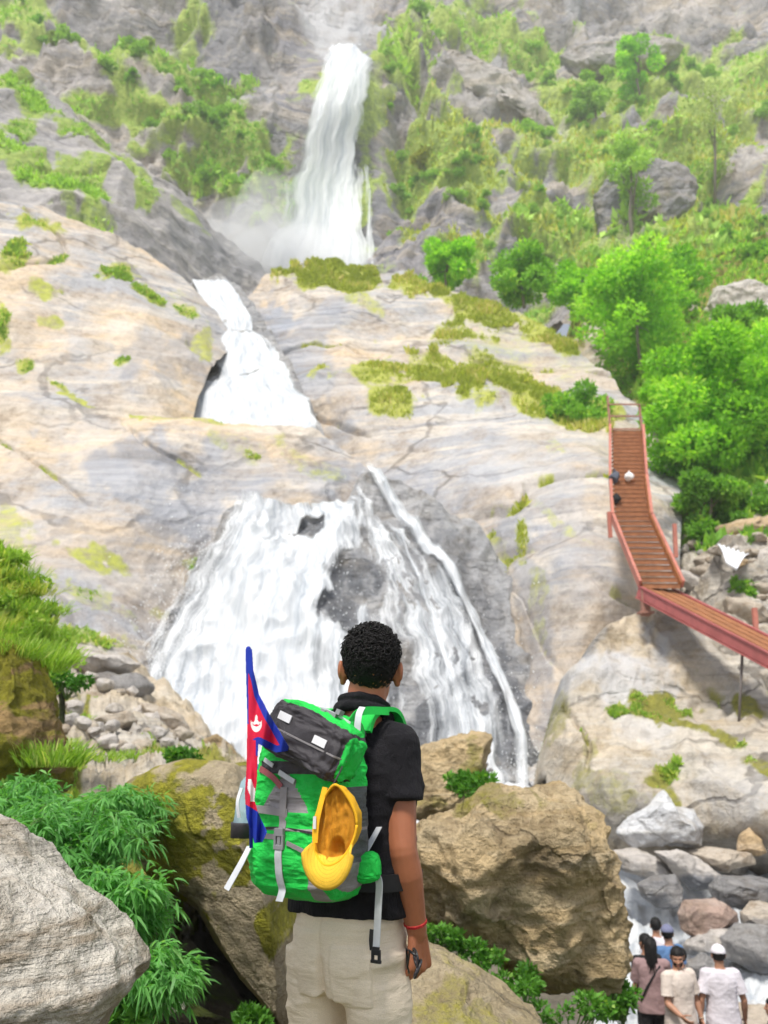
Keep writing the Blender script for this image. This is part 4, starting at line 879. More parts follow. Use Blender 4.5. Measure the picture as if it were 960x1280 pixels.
# ---- grey ridge sloping down from the left
S_ridge = Surf([(-200,0,80),(0,80,86),(0,180,78),(0,260,70),(150,290,72),(130,165,90),(200,215,93),(300,300,98),(330,340,98),(-200,300,62),(300,420,85),(0,420,60)], (.35, -.75, .6),
    [(2.0, .06, 'f', (1, 1, 1), 3, 13), (.8, .1, 'r', (1.2, .5, .9), 3, 15), (.8, .06, 'g', (1.6, .5, 1.2), 3, 19), (.4, .2, 't', (1, 1, 1), 1, 20), (.1, .8, 'r', (1, 1, 1), 3, 21)])
mass('rock_slope', -200, 350, 260, 150, [(-200,-20),(0,62),(60,108),(130,165),(200,215),(260,265),(310,305),(350,350)], [(-200,340),(0,340),(150,360),(300,430),(350,440)], S_ridge, M_ridge,
    [('moss',40,215,60,22,35,1),('moss',95,235,55,25,30,1),('moss',60,130,70,20,38,.9),('moss',150,195,70,14,40,.8),('moss',180,245,22,26,30,.9),('moss',20,165,30,16,0,.9),('moss',230,260,50,10,42,.6),('moss',120,280,60,18,20,.8),
     ('wet',270,310,70,45,20,.55),('wet',40,190,50,20,20,.4)], 10, 2)

# ---- tan dome on the left
S_dome = Surf([(-260,260,52),(0,270,53),(120,290,55),(200,325,56),(250,370,55),(288,418,52.5),(0,400,44),(150,420,45.5),(235,460,45.5),(0,520,39.5),(150,520,40),(-260,540,38),(200,560,40),(280,500,46)], (.25, -.75, .65),
    [(1.0, .07, 'f', (1, 1, 1), 2, 23), (.26, .16, 'r', (1, .7, 1.3), 2, 25), (.5, .07, 'g', (.7, .6, 3.0), 3, 29), (.3, .25, 't', (1, 1, 1), 1, 30), (.05, 1.3, 'r', (1, 1, 1), 3, 31)])
mass('rock_dome', -260, 292, 320, 220, [(-260,250),(0,263),(60,269),(120,288),(180,311),(230,345),(262,380),(285,408),(292,424)], [(-260,580),(200,575),(236,548),(247,500),(264,462),(290,432),(292,432)], S_dome, M_tan,
    [('moss',30,285,45,12,8,0.90),('moss',15,335,18,22,20,0.82),('moss',45,368,32,12,10,0.82),('moss',5,410,14,26,0,0.82),('moss',150,345,24,14,0,0.90),('moss',190,375,30,10,30,0.74),('moss',225,388,26,8,30,0.66),('moss',255,430,14,26,0,0.66),
     ('moss',65,406,18,7,0,0.66),('moss',30,455,18,10,10,0.82),('moss',70,478,40,7,25,0.82),('moss',150,455,10,6,0,0.66),('moss',210,375,36,22,0,0.29),
     ('wet',215,452,52,34,-10,.6),('pale',170,440,70,30,0,.25),('wet',250,420,30,40,0,.35)], 7, 3)

# ---- bed of the middle cascade
S_bed = Surf([(245,340,61),(300,360,60.5),(262,380,58),(310,410,54.5),(265,440,51.5),(340,440,51.5),(240,490,47.5),(365,490,47.5),(235,520,45.5),(388,530,45),(300,560,43),(420,420,56),(420,560,44),(210,480,50)], (0, -.7, .7),
    [(.5, .2, 'f', (1, 1, 1), 2, 33), (.35, .5, 'r', (1, 1, .5), 3, 35)])
mass('rock_gully', 205, 425, 120, 120, [(205,380),(240,350),(270,345),(300,356),(330,402),(360,452),(395,520),(430,600)], [(205,600),(430,620)], S_bed, M_wet, [], 4, 4)

# ---- lower wall on the left, running right as the shelf over the lower cascade
S_wall = Surf([(-260,440,45),(0,440,43),(90,490,41),(170,520,41),(300,535,41),(390,545,40.5),(440,570,39.5),(490,612,38),(0,600,34.5),(150,600,34.5),(200,560,37),(280,620,35.5),(400,622,36),(350,580,37),(0,700,29.5),(150,700,31.5),(250,680,34),
    (50,800,26),(150,820,27.5),(0,900,23),(-260,700,25),(-260,1000,18),(150,960,26),(300,760,34),(500,700,36)], (.2, -.85, .45),
    [(.9, .09, 'f', (1, 1, 1), 2, 43), (.26, .2, 'r', (1, .7, .8), 2, 45), (.4, .08, 'g', (.7, .6, 2.8), 3, 49), (.25, .3, 't', (1, 1, 1), 1, 50), (.05, 1.4, 'r', (1, 1, 1), 3, 51)])
mass('rock_wall', -260, 495, 380, 260, [(-260,430),(0,440),(40,460),(90,490),(170,522),(240,528),(300,535),(390,542),(430,560),(460,585),(495,614)], [(-260,1000),(150,960),(300,760),(495,690)], S_wall, M_tan,
    [('moss',100,500,40,8,22,0.74),('moss',170,522,26,9,15,0.90),('moss',230,530,60,7,5,0.57),('moss',275,528,16,7,0,0.74),('moss',290,560,30,8,20,0.33),('moss',380,575,55,13,25,0.37),('moss',100,690,40,10,25,0.66),('moss',145,695,30,9,30,0.66),('moss',240,695,22,9,10,0.57),('moss',130,750,70,14,30,0.49),
     ('moss',120,795,60,16,0,0.57),('moss',200,755,20,16,0,0.49),('moss',20,670,30,40,0,0.49),
     ('wet',180,590,90,42,5,.75),('wet',320,590,110,26,5,.5),('wet',230,640,70,40,-20,.65),('wet',70,700,50,60,0,.3),('pale',120,560,40,60,60,.2),('wet',450,590,40,20,30,.7),('wet',100,740,35,50,0,.35),('wet',190,700,60,70,0,.35)], 6, 5)

# ---- wet rock behind the lower cascade
S_casc = Surf([(150,850,29.5),(200,820,29.3),(245,740,31.5),(280,622,33.4),(360,613,34.3),(430,622,34),(500,605,34.4),(300,700,31.5),(300,800,29.5),(200,900,28),(300,930,27.2),(400,720,31.2),(450,800,29.4),(450,950,27.3),
    (540,640,33),(560,700,31.4),(600,800,29.2),(640,900,27.8),(660,1000,26.2),(150,1000,26.5),(150,1100,25.5),(660,1100,26),(690,940,27.5),(640,720,32.5)], (0, -.85, .5),
    [(.7, .2, 'f', (1, 1, 1), 2, 53), (.45, .36, 'r', (1.2, 1, .4), 3, 55), (.25, .6, 't', (1, 1, 1), 1, 59), (.07, 1.7, 'r', (1, 1, .6), 3, 61)])
mass('cascade_rock', 120, 692, 300, 260, [(120,900),(150,850),(175,815),(230,740),(262,680),(280,625),(360,612),(430,622),(460,590),(500,598),(540,618),(600,660),(640,720),(662,800),(692,960)], [(120,1100),(692,1100)], S_casc, M_wet,
    [('wet',420,740,60,80,0,.9),('wet',390,640,34,18,0,.9),('wet',540,680,55,50,30,.55),('wet',590,800,50,110,-15,.6),('wet',640,880,30,110,-15,.9),('wet',540,920,60,50,0,.9),('pale',600,720,60,90,-20,.25),('wet',460,850,60,60,0,.8)], 6, 6)

# ---- big rock mass right of the cascades
S_mid = Surf([(320,360,63),(340,345,64),(410,325,66),(500,345,64.5),(560,365,62),(640,390,59),(385,450,51),(400,540,46.5),(350,430,54),(450,430,55),(480,500,48),(550,500,46.5),(600,430,53),(650,420,55),(700,440,53),(760,490,48),(480,570,42),(520,610,39),(560,620,38.3),
    (640,560,39.5),(720,560,37),(800,540,42),(640,660,34),(700,650,32.5),(760,620,33),(660,760,30.5),(720,750,28.5),(790,720,29.5),(690,850,28),(750,850,28.5),(700,1000,26.5),(830,560,41),(830,700,31),(830,1000,28),(300,470,54),(380,600,46),(480,680,39),(600,800,34)], (.05, -.8, .6),
    [(1.1, .08, 'f', (1, 1, 1), 2, 63), (.32, .18, 'r', (1, .8, 1), 2, 65), (.55, .075, 'g', (.7, .6, 2.8), 3, 69), (.45, .3, 't', (1, 1, 1), 1, 70), (.06, 1.2, 'r', (1, 1, 1), 3, 71)])
mass('rock_mass', 308, 850, 400, 320, [(308,368),(330,345),(370,327),(410,323),(450,332),(500,342),(540,360),(600,375),(660,390),(710,425),(760,470),(800,520),(850,590)], [(308,480),(380,600),(480,690),(600,830),(660,1000),(700,980),(740,900),(780,840),(850,820)], S_mid, M_tan,
    [('moss',430,345,100,22,6,1.04),('moss',520,360,60,20,10,0.88),('moss',600,385,80,16,12,0.80),('moss',680,410,60,18,25,0.80),('moss',480,475,70,20,0,0.84),('moss',560,455,80,14,10,0.64),('moss',600,490,60,18,15,0.80),('moss',680,505,70,22,20,0.88),('moss',490,510,40,18,0,0.80),
     ('moss',580,410,70,12,10,0.60),('moss',630,450,60,14,20,0.60),('moss',460,385,50,12,10,0.56),('moss',740,520,40,16,20,0.80),('moss',700,560,30,12,30,0.40),('moss',650,690,10,40,0,0.56),('moss',665,780,14,50,0,0.48),('moss',690,660,50,8,35,0.40),('moss',640,420,160,60,15,0.34),
     ('wet',345,390,32,30,0,1),('wet',420,385,34,14,0,.8),('wet',390,460,34,80,-10,.7),('wet',400,400,50,20,0,.6),('wet',520,620,40,30,30,.6),('wet',700,720,24,70,-20,.35),('wet',430,500,24,50,10,.5),
     ('wet',665,800,22,150,-12,.6),('wet',640,690,50,50,-30,.6),('wet',600,640,40,40,-30,.35),('wet',720,690,40,110,-18,.3),('wet',620,560,70,18,15,.25),('pale',640,600,90,50,20,.25),('pale',590,520,80,14,5,.3),('pale',560,400,60,12,5,.25),('wet',760,450,60,30,30,.25)], 8, 7)

# ---- rock bank below the walkway
S_right = Surf([(690,900,23.5),(710,830,24.5),(750,790,25.2),(800,758,26),(850,850,23.8),(922,905,22.2),(800,950,21.3),(760,1040,20.3),(850,1040,19.6),(960,850,23.5),(960,950,20.2),(960,1040,18),(900,770,26.5),(960,790,26),(700,1110,26),(780,1150,25),(870,1150,24),(960,1150,22),(1250,860,18),(1250,1060,13)], (-.15, -.75, .65),
    [(.35, .18, 'f', (1, 1, 1), 2, 73), (.28, .4, 'r', (1.3, .7, 1), 3, 75), (.3, .16, 'g', (1.8, .6, 1.6), 3, 79), (.3, .55, 't', (1, 1, 1), 1, 80), (.06, 1.9, 'r', (1, 1, 1), 3, 81)])
mass('rock_bank', 682, 1250, 330, 200, [(682,960),(695,900),(710,835),(750,790),(800,757),(840,762),(900,772),(960,792),(1250,870)], [(682,1110),(760,1140),(850,1150),(960,1150),(1250,1180)], S_right, M_bank,
    [('moss',820,875,34,18,10,.85),('moss',770,880,16,8,0,.7),('moss',830,970,24,12,-20,1),('moss',905,925,70,9,24,.75),('moss',955,960,40,9,25,.7),('moss',740,940,30,30,30,.5),('moss',700,900,16,40,0,.5),('moss',840,1000,10,20,-20,.7),('moss',760,990,50,30,20,.45),('moss',940,890,30,12,40,.8),
     ('pale',780,830,70,50,10,.8),('pale',800,900,40,30,0,.5),('wet',845,800,36,32,20,.45),('wet',735,800,50,12,-30,.7),('pale',910,990,60,40,20,.3),('wet',700,830,10,60,0,.5)], 5, 8)

# ---- slope on the right behind the walkway
S_talus = Surf([(690,440,72),(740,400,74),(800,360,77),(870,330,78),(960,300,76),(760,520,53),(800,480,55),(870,450,53),(960,420,49),(830,600,42),(900,600,39),(960,600,36),(860,700,33),(960,700,29.5),(900,780,28),(960,830,26.5),(1300,250,62),(1300,600,26),(1300,900,19),(760,640,45)], (-.2, -.75, .65),
    [(1.6, .1, 'f', (1, 1, 1), 3, 83), (.7, .3, 'r', (1, 1, .7), 4, 85), (.2, .9, 'r', (1, 1, 1), 3, 91)])
mass('hill_slope', 690, 1300, 260, 240, [(690,440),(740,395),(800,355),(870,326),(960,290),(1300,230)], [(690,600),(760,680),(830,760),(900,830),(1300,960)], S_talus, M_bank,
    [('moss',800,420,130,90,20,1.2),('moss',900,350,120,60,-10,1.1),('moss',900,560,120,110,0,1.2),('moss',880,640,70,30,0,1),('pale',940,380,40,26,-10,.9),('pale',850,465,40,14,-20,.6),('moss',1100,400,200,200,0,1),('wet',830,620,30,50,-30,.4)], 10, 9)

# ---- left bank running down to the viewer
S_lbank = Surf([(-250,780,14),(0,800,16),(80,820,23),(170,833,24),(240,895,22),(300,955,18),(100,900,16.5),(200,950,11.5),(280,985,10.5),(0,900,12),(0,1000,7.6),(100,1050,6.4),(200,1050,7.0),(330,1060,8.0),(250,1190,13),(290,1240,14),(290,1300,13),(205,1150,6.2),(196,1200,5.4),(190,1280,4.7),(0,1280,4.0),(150,1280,4.6),(400,1280,6.5),(-250,1280,3.6),(-250,1400,3.3),(150,1400,3.8),(400,1400,5.5)], (.1, -.4, .9),
    [(.35, .35, 'f', (1, 1, 1), 3, 93), (.25, .9, 'r', (1, 1, 1), 4, 95), (.06, 3, 'r', (1, 1, 1), 3, 97)])
mass('bank', -250, 420, 260, 260, [(-250,775),(0,798),(80,818),(170,830),(240,890),(280,930),(320,985),(360,1060),(420,1180)], [(-250,1400),(420,1400)], S_lbank, M_bank,
    [('moss',70,920,30,50,0,.9),('moss',200,950,40,14,0,.7),('moss',240,960,60,16,0,.8),('moss',60,960,60,80,0,1),('moss',100,1100,150,120,0,1),('moss',230,1270,140,30,0,.9),('moss',0,750,90,70,30,1.2)], 3, 10)

# ---- grassy spur at the left edge
S_spur = Surf([(-250,640,8.6),(-60,670,8.8),(0,698,8.8),(40,742,8.8),(76,815,8.8),(-250,900,7),(0,900,7.2),(80,900,7.8),(-250,1000,6.4),(90,1000,7)], (.2, -.6, .75), [(.10, .5, 'f', (1, 1, 1), 3, 193), (.05, 1.6, 'r', (1, 1, 1), 3, 195)])
mass('grass_slope', -250, 64, 120, 120, [(-250,636),(-60,664),(0,694),(40,742),(58,790),(64,830)], [(-250,1010),(20,1010),(64,850)], S_spur, M_soil, [('moss',0,780,140,160,0,1.2)], .5, 12)

# ---- ground: one sheet to the horizon, a terrace at the viewer's feet falling to the stream on the right
def zg(x, y):
    b = np.interp(y, [-50, 3.4, 5, 6.5, 8, 10, 11.5, 15, 20, 25, 28, 40, 140], [0, 0, -.12, -.45, -1.05, -2.15, -2.68, -2.75, -2.6, -1.6, -.8, -1.5, -3])
    l = np.interp(y, [-50, 3, 8, 14, 40], [0, 0, .0, -.4, -3])
    w = sstep(-2.5, -.2, x); z = l * (1 - w) + b * w
    return np.where(np.hypot(x, y) > 120, -3.0, z)
def make_ground():
    def ax(lo, hi, step, far):
        a = np.arange(lo, hi + 1e-6, step); g = []; v = step * 1.3; p = hi
        while p < far: p += v; v *= 1.25; g.append(p)
        h = []; v = step * 1.3; p = lo
        while p > -far: p -= v; v *= 1.25; h.append(p)
        return np.r_[h[::-1], a, g]
    X, Yy = np.meshgrid(ax(-5, 10, .09, 900), ax(0, 24, .09, 900))
    Z = zg(X, Yy); P = np.stack([X, Yy, Z], -1)
    near = sstep(130, 40, np.hypot(X, Yy))
    Z = Z + near * (.12 * fbm(P * .5, 3, 101) + .09 * ridged(P * 1.3, 4, 103)) * sstep(.4, 1.6, np.hypot(X + .1, Yy - 2.5)).clip(.05, 1)
    P[..., 2] = Z
    mo = sstep(-.1, .3, fbm(P * .8, 3, 107)) * sstep(11, 7, Yy)
    me = mesh_np('ground', P.reshape(-1, 3), grid_faces(X.shape[1], X.shape[0]), M_soil, True, {'moss': mo.ravel() * .9, 'wet': (sstep(9, 12, Yy) * .3).ravel(), 'pale': np.zeros(X.size)})
    tag(link('ground', me), kind='structure')
make_ground()

# ------------------------------------------------------------------ water
def water_mat(name, su=3.0, sv=.35, k=1.7, hi=(.86, .88, .90), lo=(.50, .55, .61)):
    m, nt, b = newmat(name); T = NT(nt)
    uv = T.n('ShaderNodeUVMap', uv_map='flow').outputs[0]
    w = T.mapping(uv, (su, sv, 1)); n1 = T.noise(w, 1, 6, .62, .25); n2 = T.noise(T.mapping(uv, (su * 4.5, sv * 2.6, 1)), 1, 6, .72, .3); n3 = T.noise(T.mapping(uv, (su * .35, sv * .7, 1)), 1, 3, .5)
    dens = T.attr('dens')
    s = T.math('ADD', T.math('MULTIPLY', T.math('SUBTRACT', n1, .5), k), T.math('MULTIPLY', T.math('SUBTRACT', n2, .5), k * .45))
    s = T.math('ADD', s, T.math('MULTIPLY', T.math('SUBTRACT', n3, .5), k * .6))
    al = T.ramp(T.math('ADD', s, dens), [(.18, 0), (.42, .55), (.75, 1)])
    col = T.mix(T.ramp(T.math('ADD', T.math('MULTIPLY', n1, .6), T.math('MULTIPLY', n2, .4)), [(.36, 0), (.56, 1)]), lo, hi)
    T.l(col, b.inputs['Base Color']); b.inputs['Roughness'].default_value = .45; b.inputs['Specular IOR Level'].default_value = .3
    bp = T.n('ShaderNodeBump'); T.l(T.math('ADD', n1, T.math('MULTIPLY', n2, .6)), bp.inputs['Height']); bp.inputs['Strength'].default_value = .4; bp.inputs['Distance'].default_value = .10
    T.l(bp.outputs[0], b.inputs['Normal'])
    tr = T.n('ShaderNodeBsdfTranslucent'); T.l(col, tr.inputs[0])
    mx = T.n('ShaderNodeMixShader'); mx.inputs[0].default_value = .3; T.l(b.outputs[0], mx.inputs[1]); T.l(tr.outputs[0], mx.inputs[2])
    tp = T.n('ShaderNodeBsdfTransparent'); ms = T.n('ShaderNodeMixShader'); T.l(al, ms.inputs[0]); T.l(tp.outputs[0], ms.inputs[1]); T.l(mx.outputs[0], ms.inputs[2])
    T.l(ms.outputs[0], nt.nodes['Material Output'].inputs['Surface'])
    return m
M_fall = water_mat('falling_water', 2.6, .20)
M_casc = water_mat('cascade_water', 3.2, .42)
M_tall = water_mat('tall_fall_water', .8, .05)
M_river = water_mat('rapids_water', 1.5, .9, 1.3)
def sheet(name, rows, surf, off, nu, nv, mat, holes=(), base=.95, edge=.22, nl=1, seed=0, rip=.12, ripf=1.0, tilt_d=0.0):
    r = np.array(rows, float); v = np.linspace(0, 1, nv); kk = np.linspace(0, 1, len(r))
    L, R, PY = (np.interp(v, kk, r[:, i]) for i in range(3))
    OFF = np.interp(v, kk, r[:, 3]) if r.shape[1] > 3 else np.zeros(nv)
    u = np.linspace(0, 1, nu)[None]
    jl = 10 * fbm(np.stack([v * 9, v * 0 + seed, v * 0], -1), 4, seed); jr = 10 * fbm(np.stack([v * 9, v * 0 + seed + 5, v * 0], -1), 4, seed)
    wd = np.minimum(1, (R - L) / 120)
    px = (L + jl * wd)[:, None] * (1 - u) + (R + jr * wd)[:, None] * u; py = PY[:, None].repeat(nu, 1)
    P = surf.P(px, py, 0, nl); cam_ = np.array([0, 0, CZ]); D0 = cam_ - P; D0 = D0 / np.linalg.norm(D0, axis=-1, keepdims=True); P = P + D0 * (off + OFF[:, None, None])
    Wm = np.linalg.norm(P[:, -1] - P[:, 0], axis=1).mean(); Lm = np.r_[0, np.cumsum(np.linalg.norm(np.diff(P[:, nu // 2], axis=0), axis=1))]
    # strands follow the rows
    uu = (u - .5) * Wm; q = np.stack([(uu + 0 * py) * 1.3 * ripf, (Lm[:, None] + 0 * px) * .22 * ripf, 0 * px + seed], -1)
    P = P + surf.N * (rip * ridged(q, 4, seed + 200))[..., None]
    e = np.minimum(u, 1 - u) / edge; d = base * np.clip(e, 0, 1) ** .6 - .25 * (1 - np.clip(e, 0, 1)) + 0 * py
    d = d * sstep(1.0, .985, v)[:, None] - .7 * (1 - sstep(0, .045, v))[:, None] * (.5 + fbm(np.stack([uu * 2 + 0 * py, 0 * px, 0 * px + seed], -1), 3, seed + 9)) - tilt_d * (u - .35)
    nz = fbm(np.stack([px * .03, py * .02, 0 * px + seed], -1), 4, seed + 77)
    for x, y, rx, ry, ang, st in holes:
        c, s_ = math.cos(math.radians(ang)), math.sin(math.radians(ang)); dx, dy = px - x, py - y
        rr = np.hypot((dx * c + dy * s_) / rx, (-dx * s_ + dy * c) / ry) + nz * .6
        d -= st * sstep(1.2, .4, rr)
    uvs = np.stack([(uu + 0 * py), (Lm[:, None] + 0 * px)], -1).reshape(-1, 2)
    me = mesh_np(name, P.reshape(-1, 3), grid_faces(nu, nv)[:, ::-1], mat, True, {'dens': d.ravel()}, uv=uvs)
    o = link(name, me); o['kind'] = 'structure'; return o
# tall upper fall
sheet('waterfall', [(410,472,56,-.3),(406,472,66,.6),(398,469,92,1.4),(384,466,130,1.8),(371,462,180,2),(356,460,230,2.2),(340,468,285,2.6),(316,480,348,3.0)], S_hill, 2.2, 70, 200, M_tall, [(452,170,9,60,6,.5)], 1.15, .3, 1, 1, .18, .25)
sheet('waterfall', [(455,464,205,1),(455,468,235,1.2),(452,470,280,1.5),(448,476,350,1.5)], S_hill, 2.2, 24, 80, M_tall, [], .6, .5, 1, 2, .3, .25)
# middle cascade
sheet('waterfall', [(240,285,350,-.2),(246,300,366,.1),(262,312,392,.2),(268,322,415,.2),(238,352,442,.2),(214,368,475,.3),(200,388,510,.3),(192,404,552,.2)], S_bed, .75, 80, 150, M_casc, [(264,462,15,15,0,1.3),(232,468,10,10,0,.8),(330,430,14,10,0,.5)], 1.1, .06, 1, 3, .10, .6)
# lower cascade: the fan, the veil on its right and the bright thread beyond
HL = [(430,720,28,70,8,.85),(412,770,22,34,0,.7),(386,638,26,16,10,1.2),(345,655,20,30,20,.45),(470,740,18,30,0,.6),(320,640,14,26,20,.35),(455,690,14,40,0,.5),(440,830,60,50,0,.35)]
sheet('waterfall', [(284,468,612,.0),(272,488,640,.1),(252,502,680,.15),(222,512,730,.2),(182,522,790,.25),(150,536,850,.3),(128,552,910,.35),(112,570,1000,.3)], S_casc, .45, 150, 260, M_fall, HL, 1.08, .30, 2, 4, .07, 1.2, .3)
sheet('waterfall', [(446,500,640,0),(462,560,690,0),(478,600,750,0),(495,625,810,0),(505,640,860,0),(515,655,920,0),(520,665,1000,0)], S_casc, .16, 110, 220, M_fall, [(530,690,40,40,0,.3),(600,770,22,60,-20,.3)], .60, .3, 2, 5, .12, 1.6)
sheet('waterfall', [(452,472,578,.1),(474,502,612,.1),(506,532,655,.1),(548,570,705,.1),(582,602,760,.1),(606,626,815,.1),(626,644,870,.1),(640,660,925,.1),(644,668,1000,.1)], S_casc, .36, 26, 220, M_fall, [], .98, .5, 2, 6, .08, 1.6)
sheet('waterfall', [(486,500,640,.1),(510,524,700,.1),(530,546,760,.1),(548,566,820,.1),(566,590,880,.1),(575,600,950,.1)], S_casc, .33, 22, 160, M_fall, [], .62, .5, 2, 7, .08, 1.6)
# rapids below the falls, running to the right past the people
S_riv = Surf([(140,985,26.3),(300,1045,23.5),(560,1000,26.0),(680,1015,25),(780,1075,22.4),(800,1140,19.6),(800,1200,17.2),(930,1240,14.8),(960,1180,17),(960,1090,20.5),(800,1300,13.2),(960,1320,12),(1300,1100,18),(1300,1330,11.5),(640,1300,13)], (0, -.2, 1), [(.12, .7, 'f', (1, 1, 1), 3, 113), (.12, 1.4, 'r', (1, 1, 1), 3, 115)])
S_riv.w[-3] -= .25
sheet('stream', [(120,700,985),(330,860,1045),(620,1000,1085),(752,1100,1130),(745,1160,1180),(740,1200,1230),(740,1260,1290)], S_riv, -.05, 160, 160, M_river, [], 1.5, .04, 2, 8, .12, 1.5)

# spray flung off the falls
def spray(name, boxes, size, seed):
    rng = np.random.default_rng(seed); vs = []; fs = []
    T4 = np.array([[1, 1, 1], [-1, -1, 1], [-1, 1, -1], [1, -1, -1]], float) * .6; k = 0
    P = np.concatenate([np.stack([*U(rng.normal(x, rx, n), rng.normal(y, ry, n), rng.uniform(Y - dY, Y + dY, n)).T], -1) for x, y, rx, ry, Y, dY, n in boxes])
    n = len(P); v = (P[:, None] + T4[None] * (size * rng.uniform(.35, 1.2, n))[:, None, None] * np.array([1, 1, 1.5])).reshape(-1, 3)
    b = np.arange(n)[:, None] * 4; f = np.concatenate([b + np.array([q]) for q in ((0, 2, 1), (0, 1, 3), (0, 3, 2), (1, 2, 3))])
    o = link(name, mesh_np(name, v, f, plain('spray_drops', (.86, .88, .9), .4, .3, 0, .02), True)); o['kind'] = 'stuff'
spray('water_spray', [(215, 800, 22, 60, 28.6, .8, 700), (250, 720, 16, 40, 30.6, .7, 350), (190, 880, 22, 30, 27.2, .8, 600), (300, 860, 80, 50, 27.6, .8, 800), (430, 780, 60, 80, 28.6, .7, 500), (600, 860, 40, 60, 27.2, .6, 350), (660, 960, 16, 26, 25.6, .5, 250)], .022, 5)
# ------------------------------------------------------------------ boulders and loose rocks
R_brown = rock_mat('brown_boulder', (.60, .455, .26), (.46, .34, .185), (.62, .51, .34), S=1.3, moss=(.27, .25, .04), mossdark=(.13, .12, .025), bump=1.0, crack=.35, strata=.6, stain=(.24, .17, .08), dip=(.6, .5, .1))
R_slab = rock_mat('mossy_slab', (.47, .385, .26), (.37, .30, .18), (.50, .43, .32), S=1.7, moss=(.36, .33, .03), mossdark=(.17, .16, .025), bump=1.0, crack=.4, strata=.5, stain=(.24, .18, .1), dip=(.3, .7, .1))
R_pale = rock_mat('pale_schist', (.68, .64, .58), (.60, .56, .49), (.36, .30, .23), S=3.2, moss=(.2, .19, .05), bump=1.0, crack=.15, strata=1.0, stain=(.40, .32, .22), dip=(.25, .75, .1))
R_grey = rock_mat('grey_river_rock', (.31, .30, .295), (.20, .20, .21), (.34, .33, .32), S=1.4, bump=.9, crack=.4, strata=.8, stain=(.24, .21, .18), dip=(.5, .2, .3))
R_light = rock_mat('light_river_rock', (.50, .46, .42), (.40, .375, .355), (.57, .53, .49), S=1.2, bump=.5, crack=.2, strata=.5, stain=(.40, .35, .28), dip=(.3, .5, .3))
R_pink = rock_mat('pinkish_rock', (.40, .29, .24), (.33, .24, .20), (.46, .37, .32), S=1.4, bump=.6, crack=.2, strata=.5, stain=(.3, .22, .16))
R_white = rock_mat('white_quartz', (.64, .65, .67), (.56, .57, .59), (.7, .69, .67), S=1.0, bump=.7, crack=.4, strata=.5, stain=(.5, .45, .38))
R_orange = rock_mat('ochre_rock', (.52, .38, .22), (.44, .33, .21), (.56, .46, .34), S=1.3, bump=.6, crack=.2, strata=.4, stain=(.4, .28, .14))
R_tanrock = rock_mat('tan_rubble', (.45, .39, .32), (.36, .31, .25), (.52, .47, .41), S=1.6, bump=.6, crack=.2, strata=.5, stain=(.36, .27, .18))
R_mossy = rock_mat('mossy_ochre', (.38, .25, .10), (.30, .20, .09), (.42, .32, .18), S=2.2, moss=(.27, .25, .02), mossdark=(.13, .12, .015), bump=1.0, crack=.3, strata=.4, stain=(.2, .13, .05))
def boulder(outline, Y, Tf, Tb, mat, seed, label, sub=6, amp=.05, cuts=6, tilt=0.0, paint=(), name='boulder', fr=None, pw=.75, group=None, lean=0.0):
    """closed rock whose outline was surveyed in the photograph; Tf / Tb its half thickness towards and away from the viewer"""
    o = np.array(outline, float); c = o.mean(0)
    # centroid of the polygon
    x, y = o[:, 0], o[:, 1]; x2, y2 = np.roll(x, -1), np.roll(y, -1); cr = x * y2 - x2 * y; A = cr.sum() / 2
    c = np.array([((x + x2) * cr).sum(), ((y + y2) * cr).sum()]) / (6 * A)
    seg = []; 
    for a, b in zip(o, np.roll(o, -1, 0)):
        for t in np.linspace(0, 1, 12, endpoint=False): seg.append(a + (b - a) * t)
    seg = np.array(seg); th = np.arctan2(seg[:, 1] - c[1], seg[:, 0] - c[0]); rad = np.hypot(seg[:, 0] - c[0], seg[:, 1] - c[1])
    order = np.argsort(th); th, rad = th[order], rad[order]
    v, f = ico(sub); v = v.copy(); rng = np.random.default_rng(seed)
    for k in range(cuts):
        n = rng.normal(size=3); n[1] = -abs(n[1]) * 1.3 if k % 3 else n[1]; n /= np.linalg.norm(n); h = rng.uniform(.6, .88)
        if abs(n[1]) < .35: h = rng.uniform(.88, .97)
        v = v - np.maximum(0, v @ n - h)[:, None] * n
    r = np.hypot(v[:, 0], v[:, 2]); ang = np.arctan2(-v[:, 2], v[:, 0])
    R = np.interp(ang, np.r_[th[-1] - 2 * np.pi, th, th[0] + 2 * np.pi], np.r_[rad[-1], rad, rad[0]])
    rr = np.clip(r, 0, 1) ** pw
    px = c[0] + R * rr * np.cos(ang); py = c[1] + R * rr * np.sin(ang)
    P = U(px, py, Y + tilt * (py - c[1]) + lean * (px - c[0]))
    P[:, 1] += np.where(v[:, 1] < 0, v[:, 1] * Tf, v[:, 1] * Tb)
    C = P.mean(0); N = normals_of(P, [f]); s = amp
    ext = np.linalg.norm(P - C, axis=1).max(); fq = fr or 1.6 / ext
    P = P + N * (s * ridged(P * fq + seed, 5, seed, .55) + s * .9 * fbm(P * fq * .6 + seed, 3, seed + 3))[:, None]
    at = painted(px, py, paint, seed)
    base = np.array([C[0], C[1], P[:, 2].min()])
    me = mesh_np(name, P - base, f[:, ::-1] if normals_flip(P, f) else f, mat, True, at)
    ob = link(name, me); ob.location = base
    return tag(ob, label, 'rock' if 'boulder' not in name else 'boulder', group)
def normals_flip(P, f):
    C = P.mean(0); a, b, c = P[f[:, 0]], P[f[:, 1]], P[f[:, 2]]
    return (np.cross(b - a, c - a) * ((a + b + c) / 3 - C)).sum() < 0
_sizes = {}
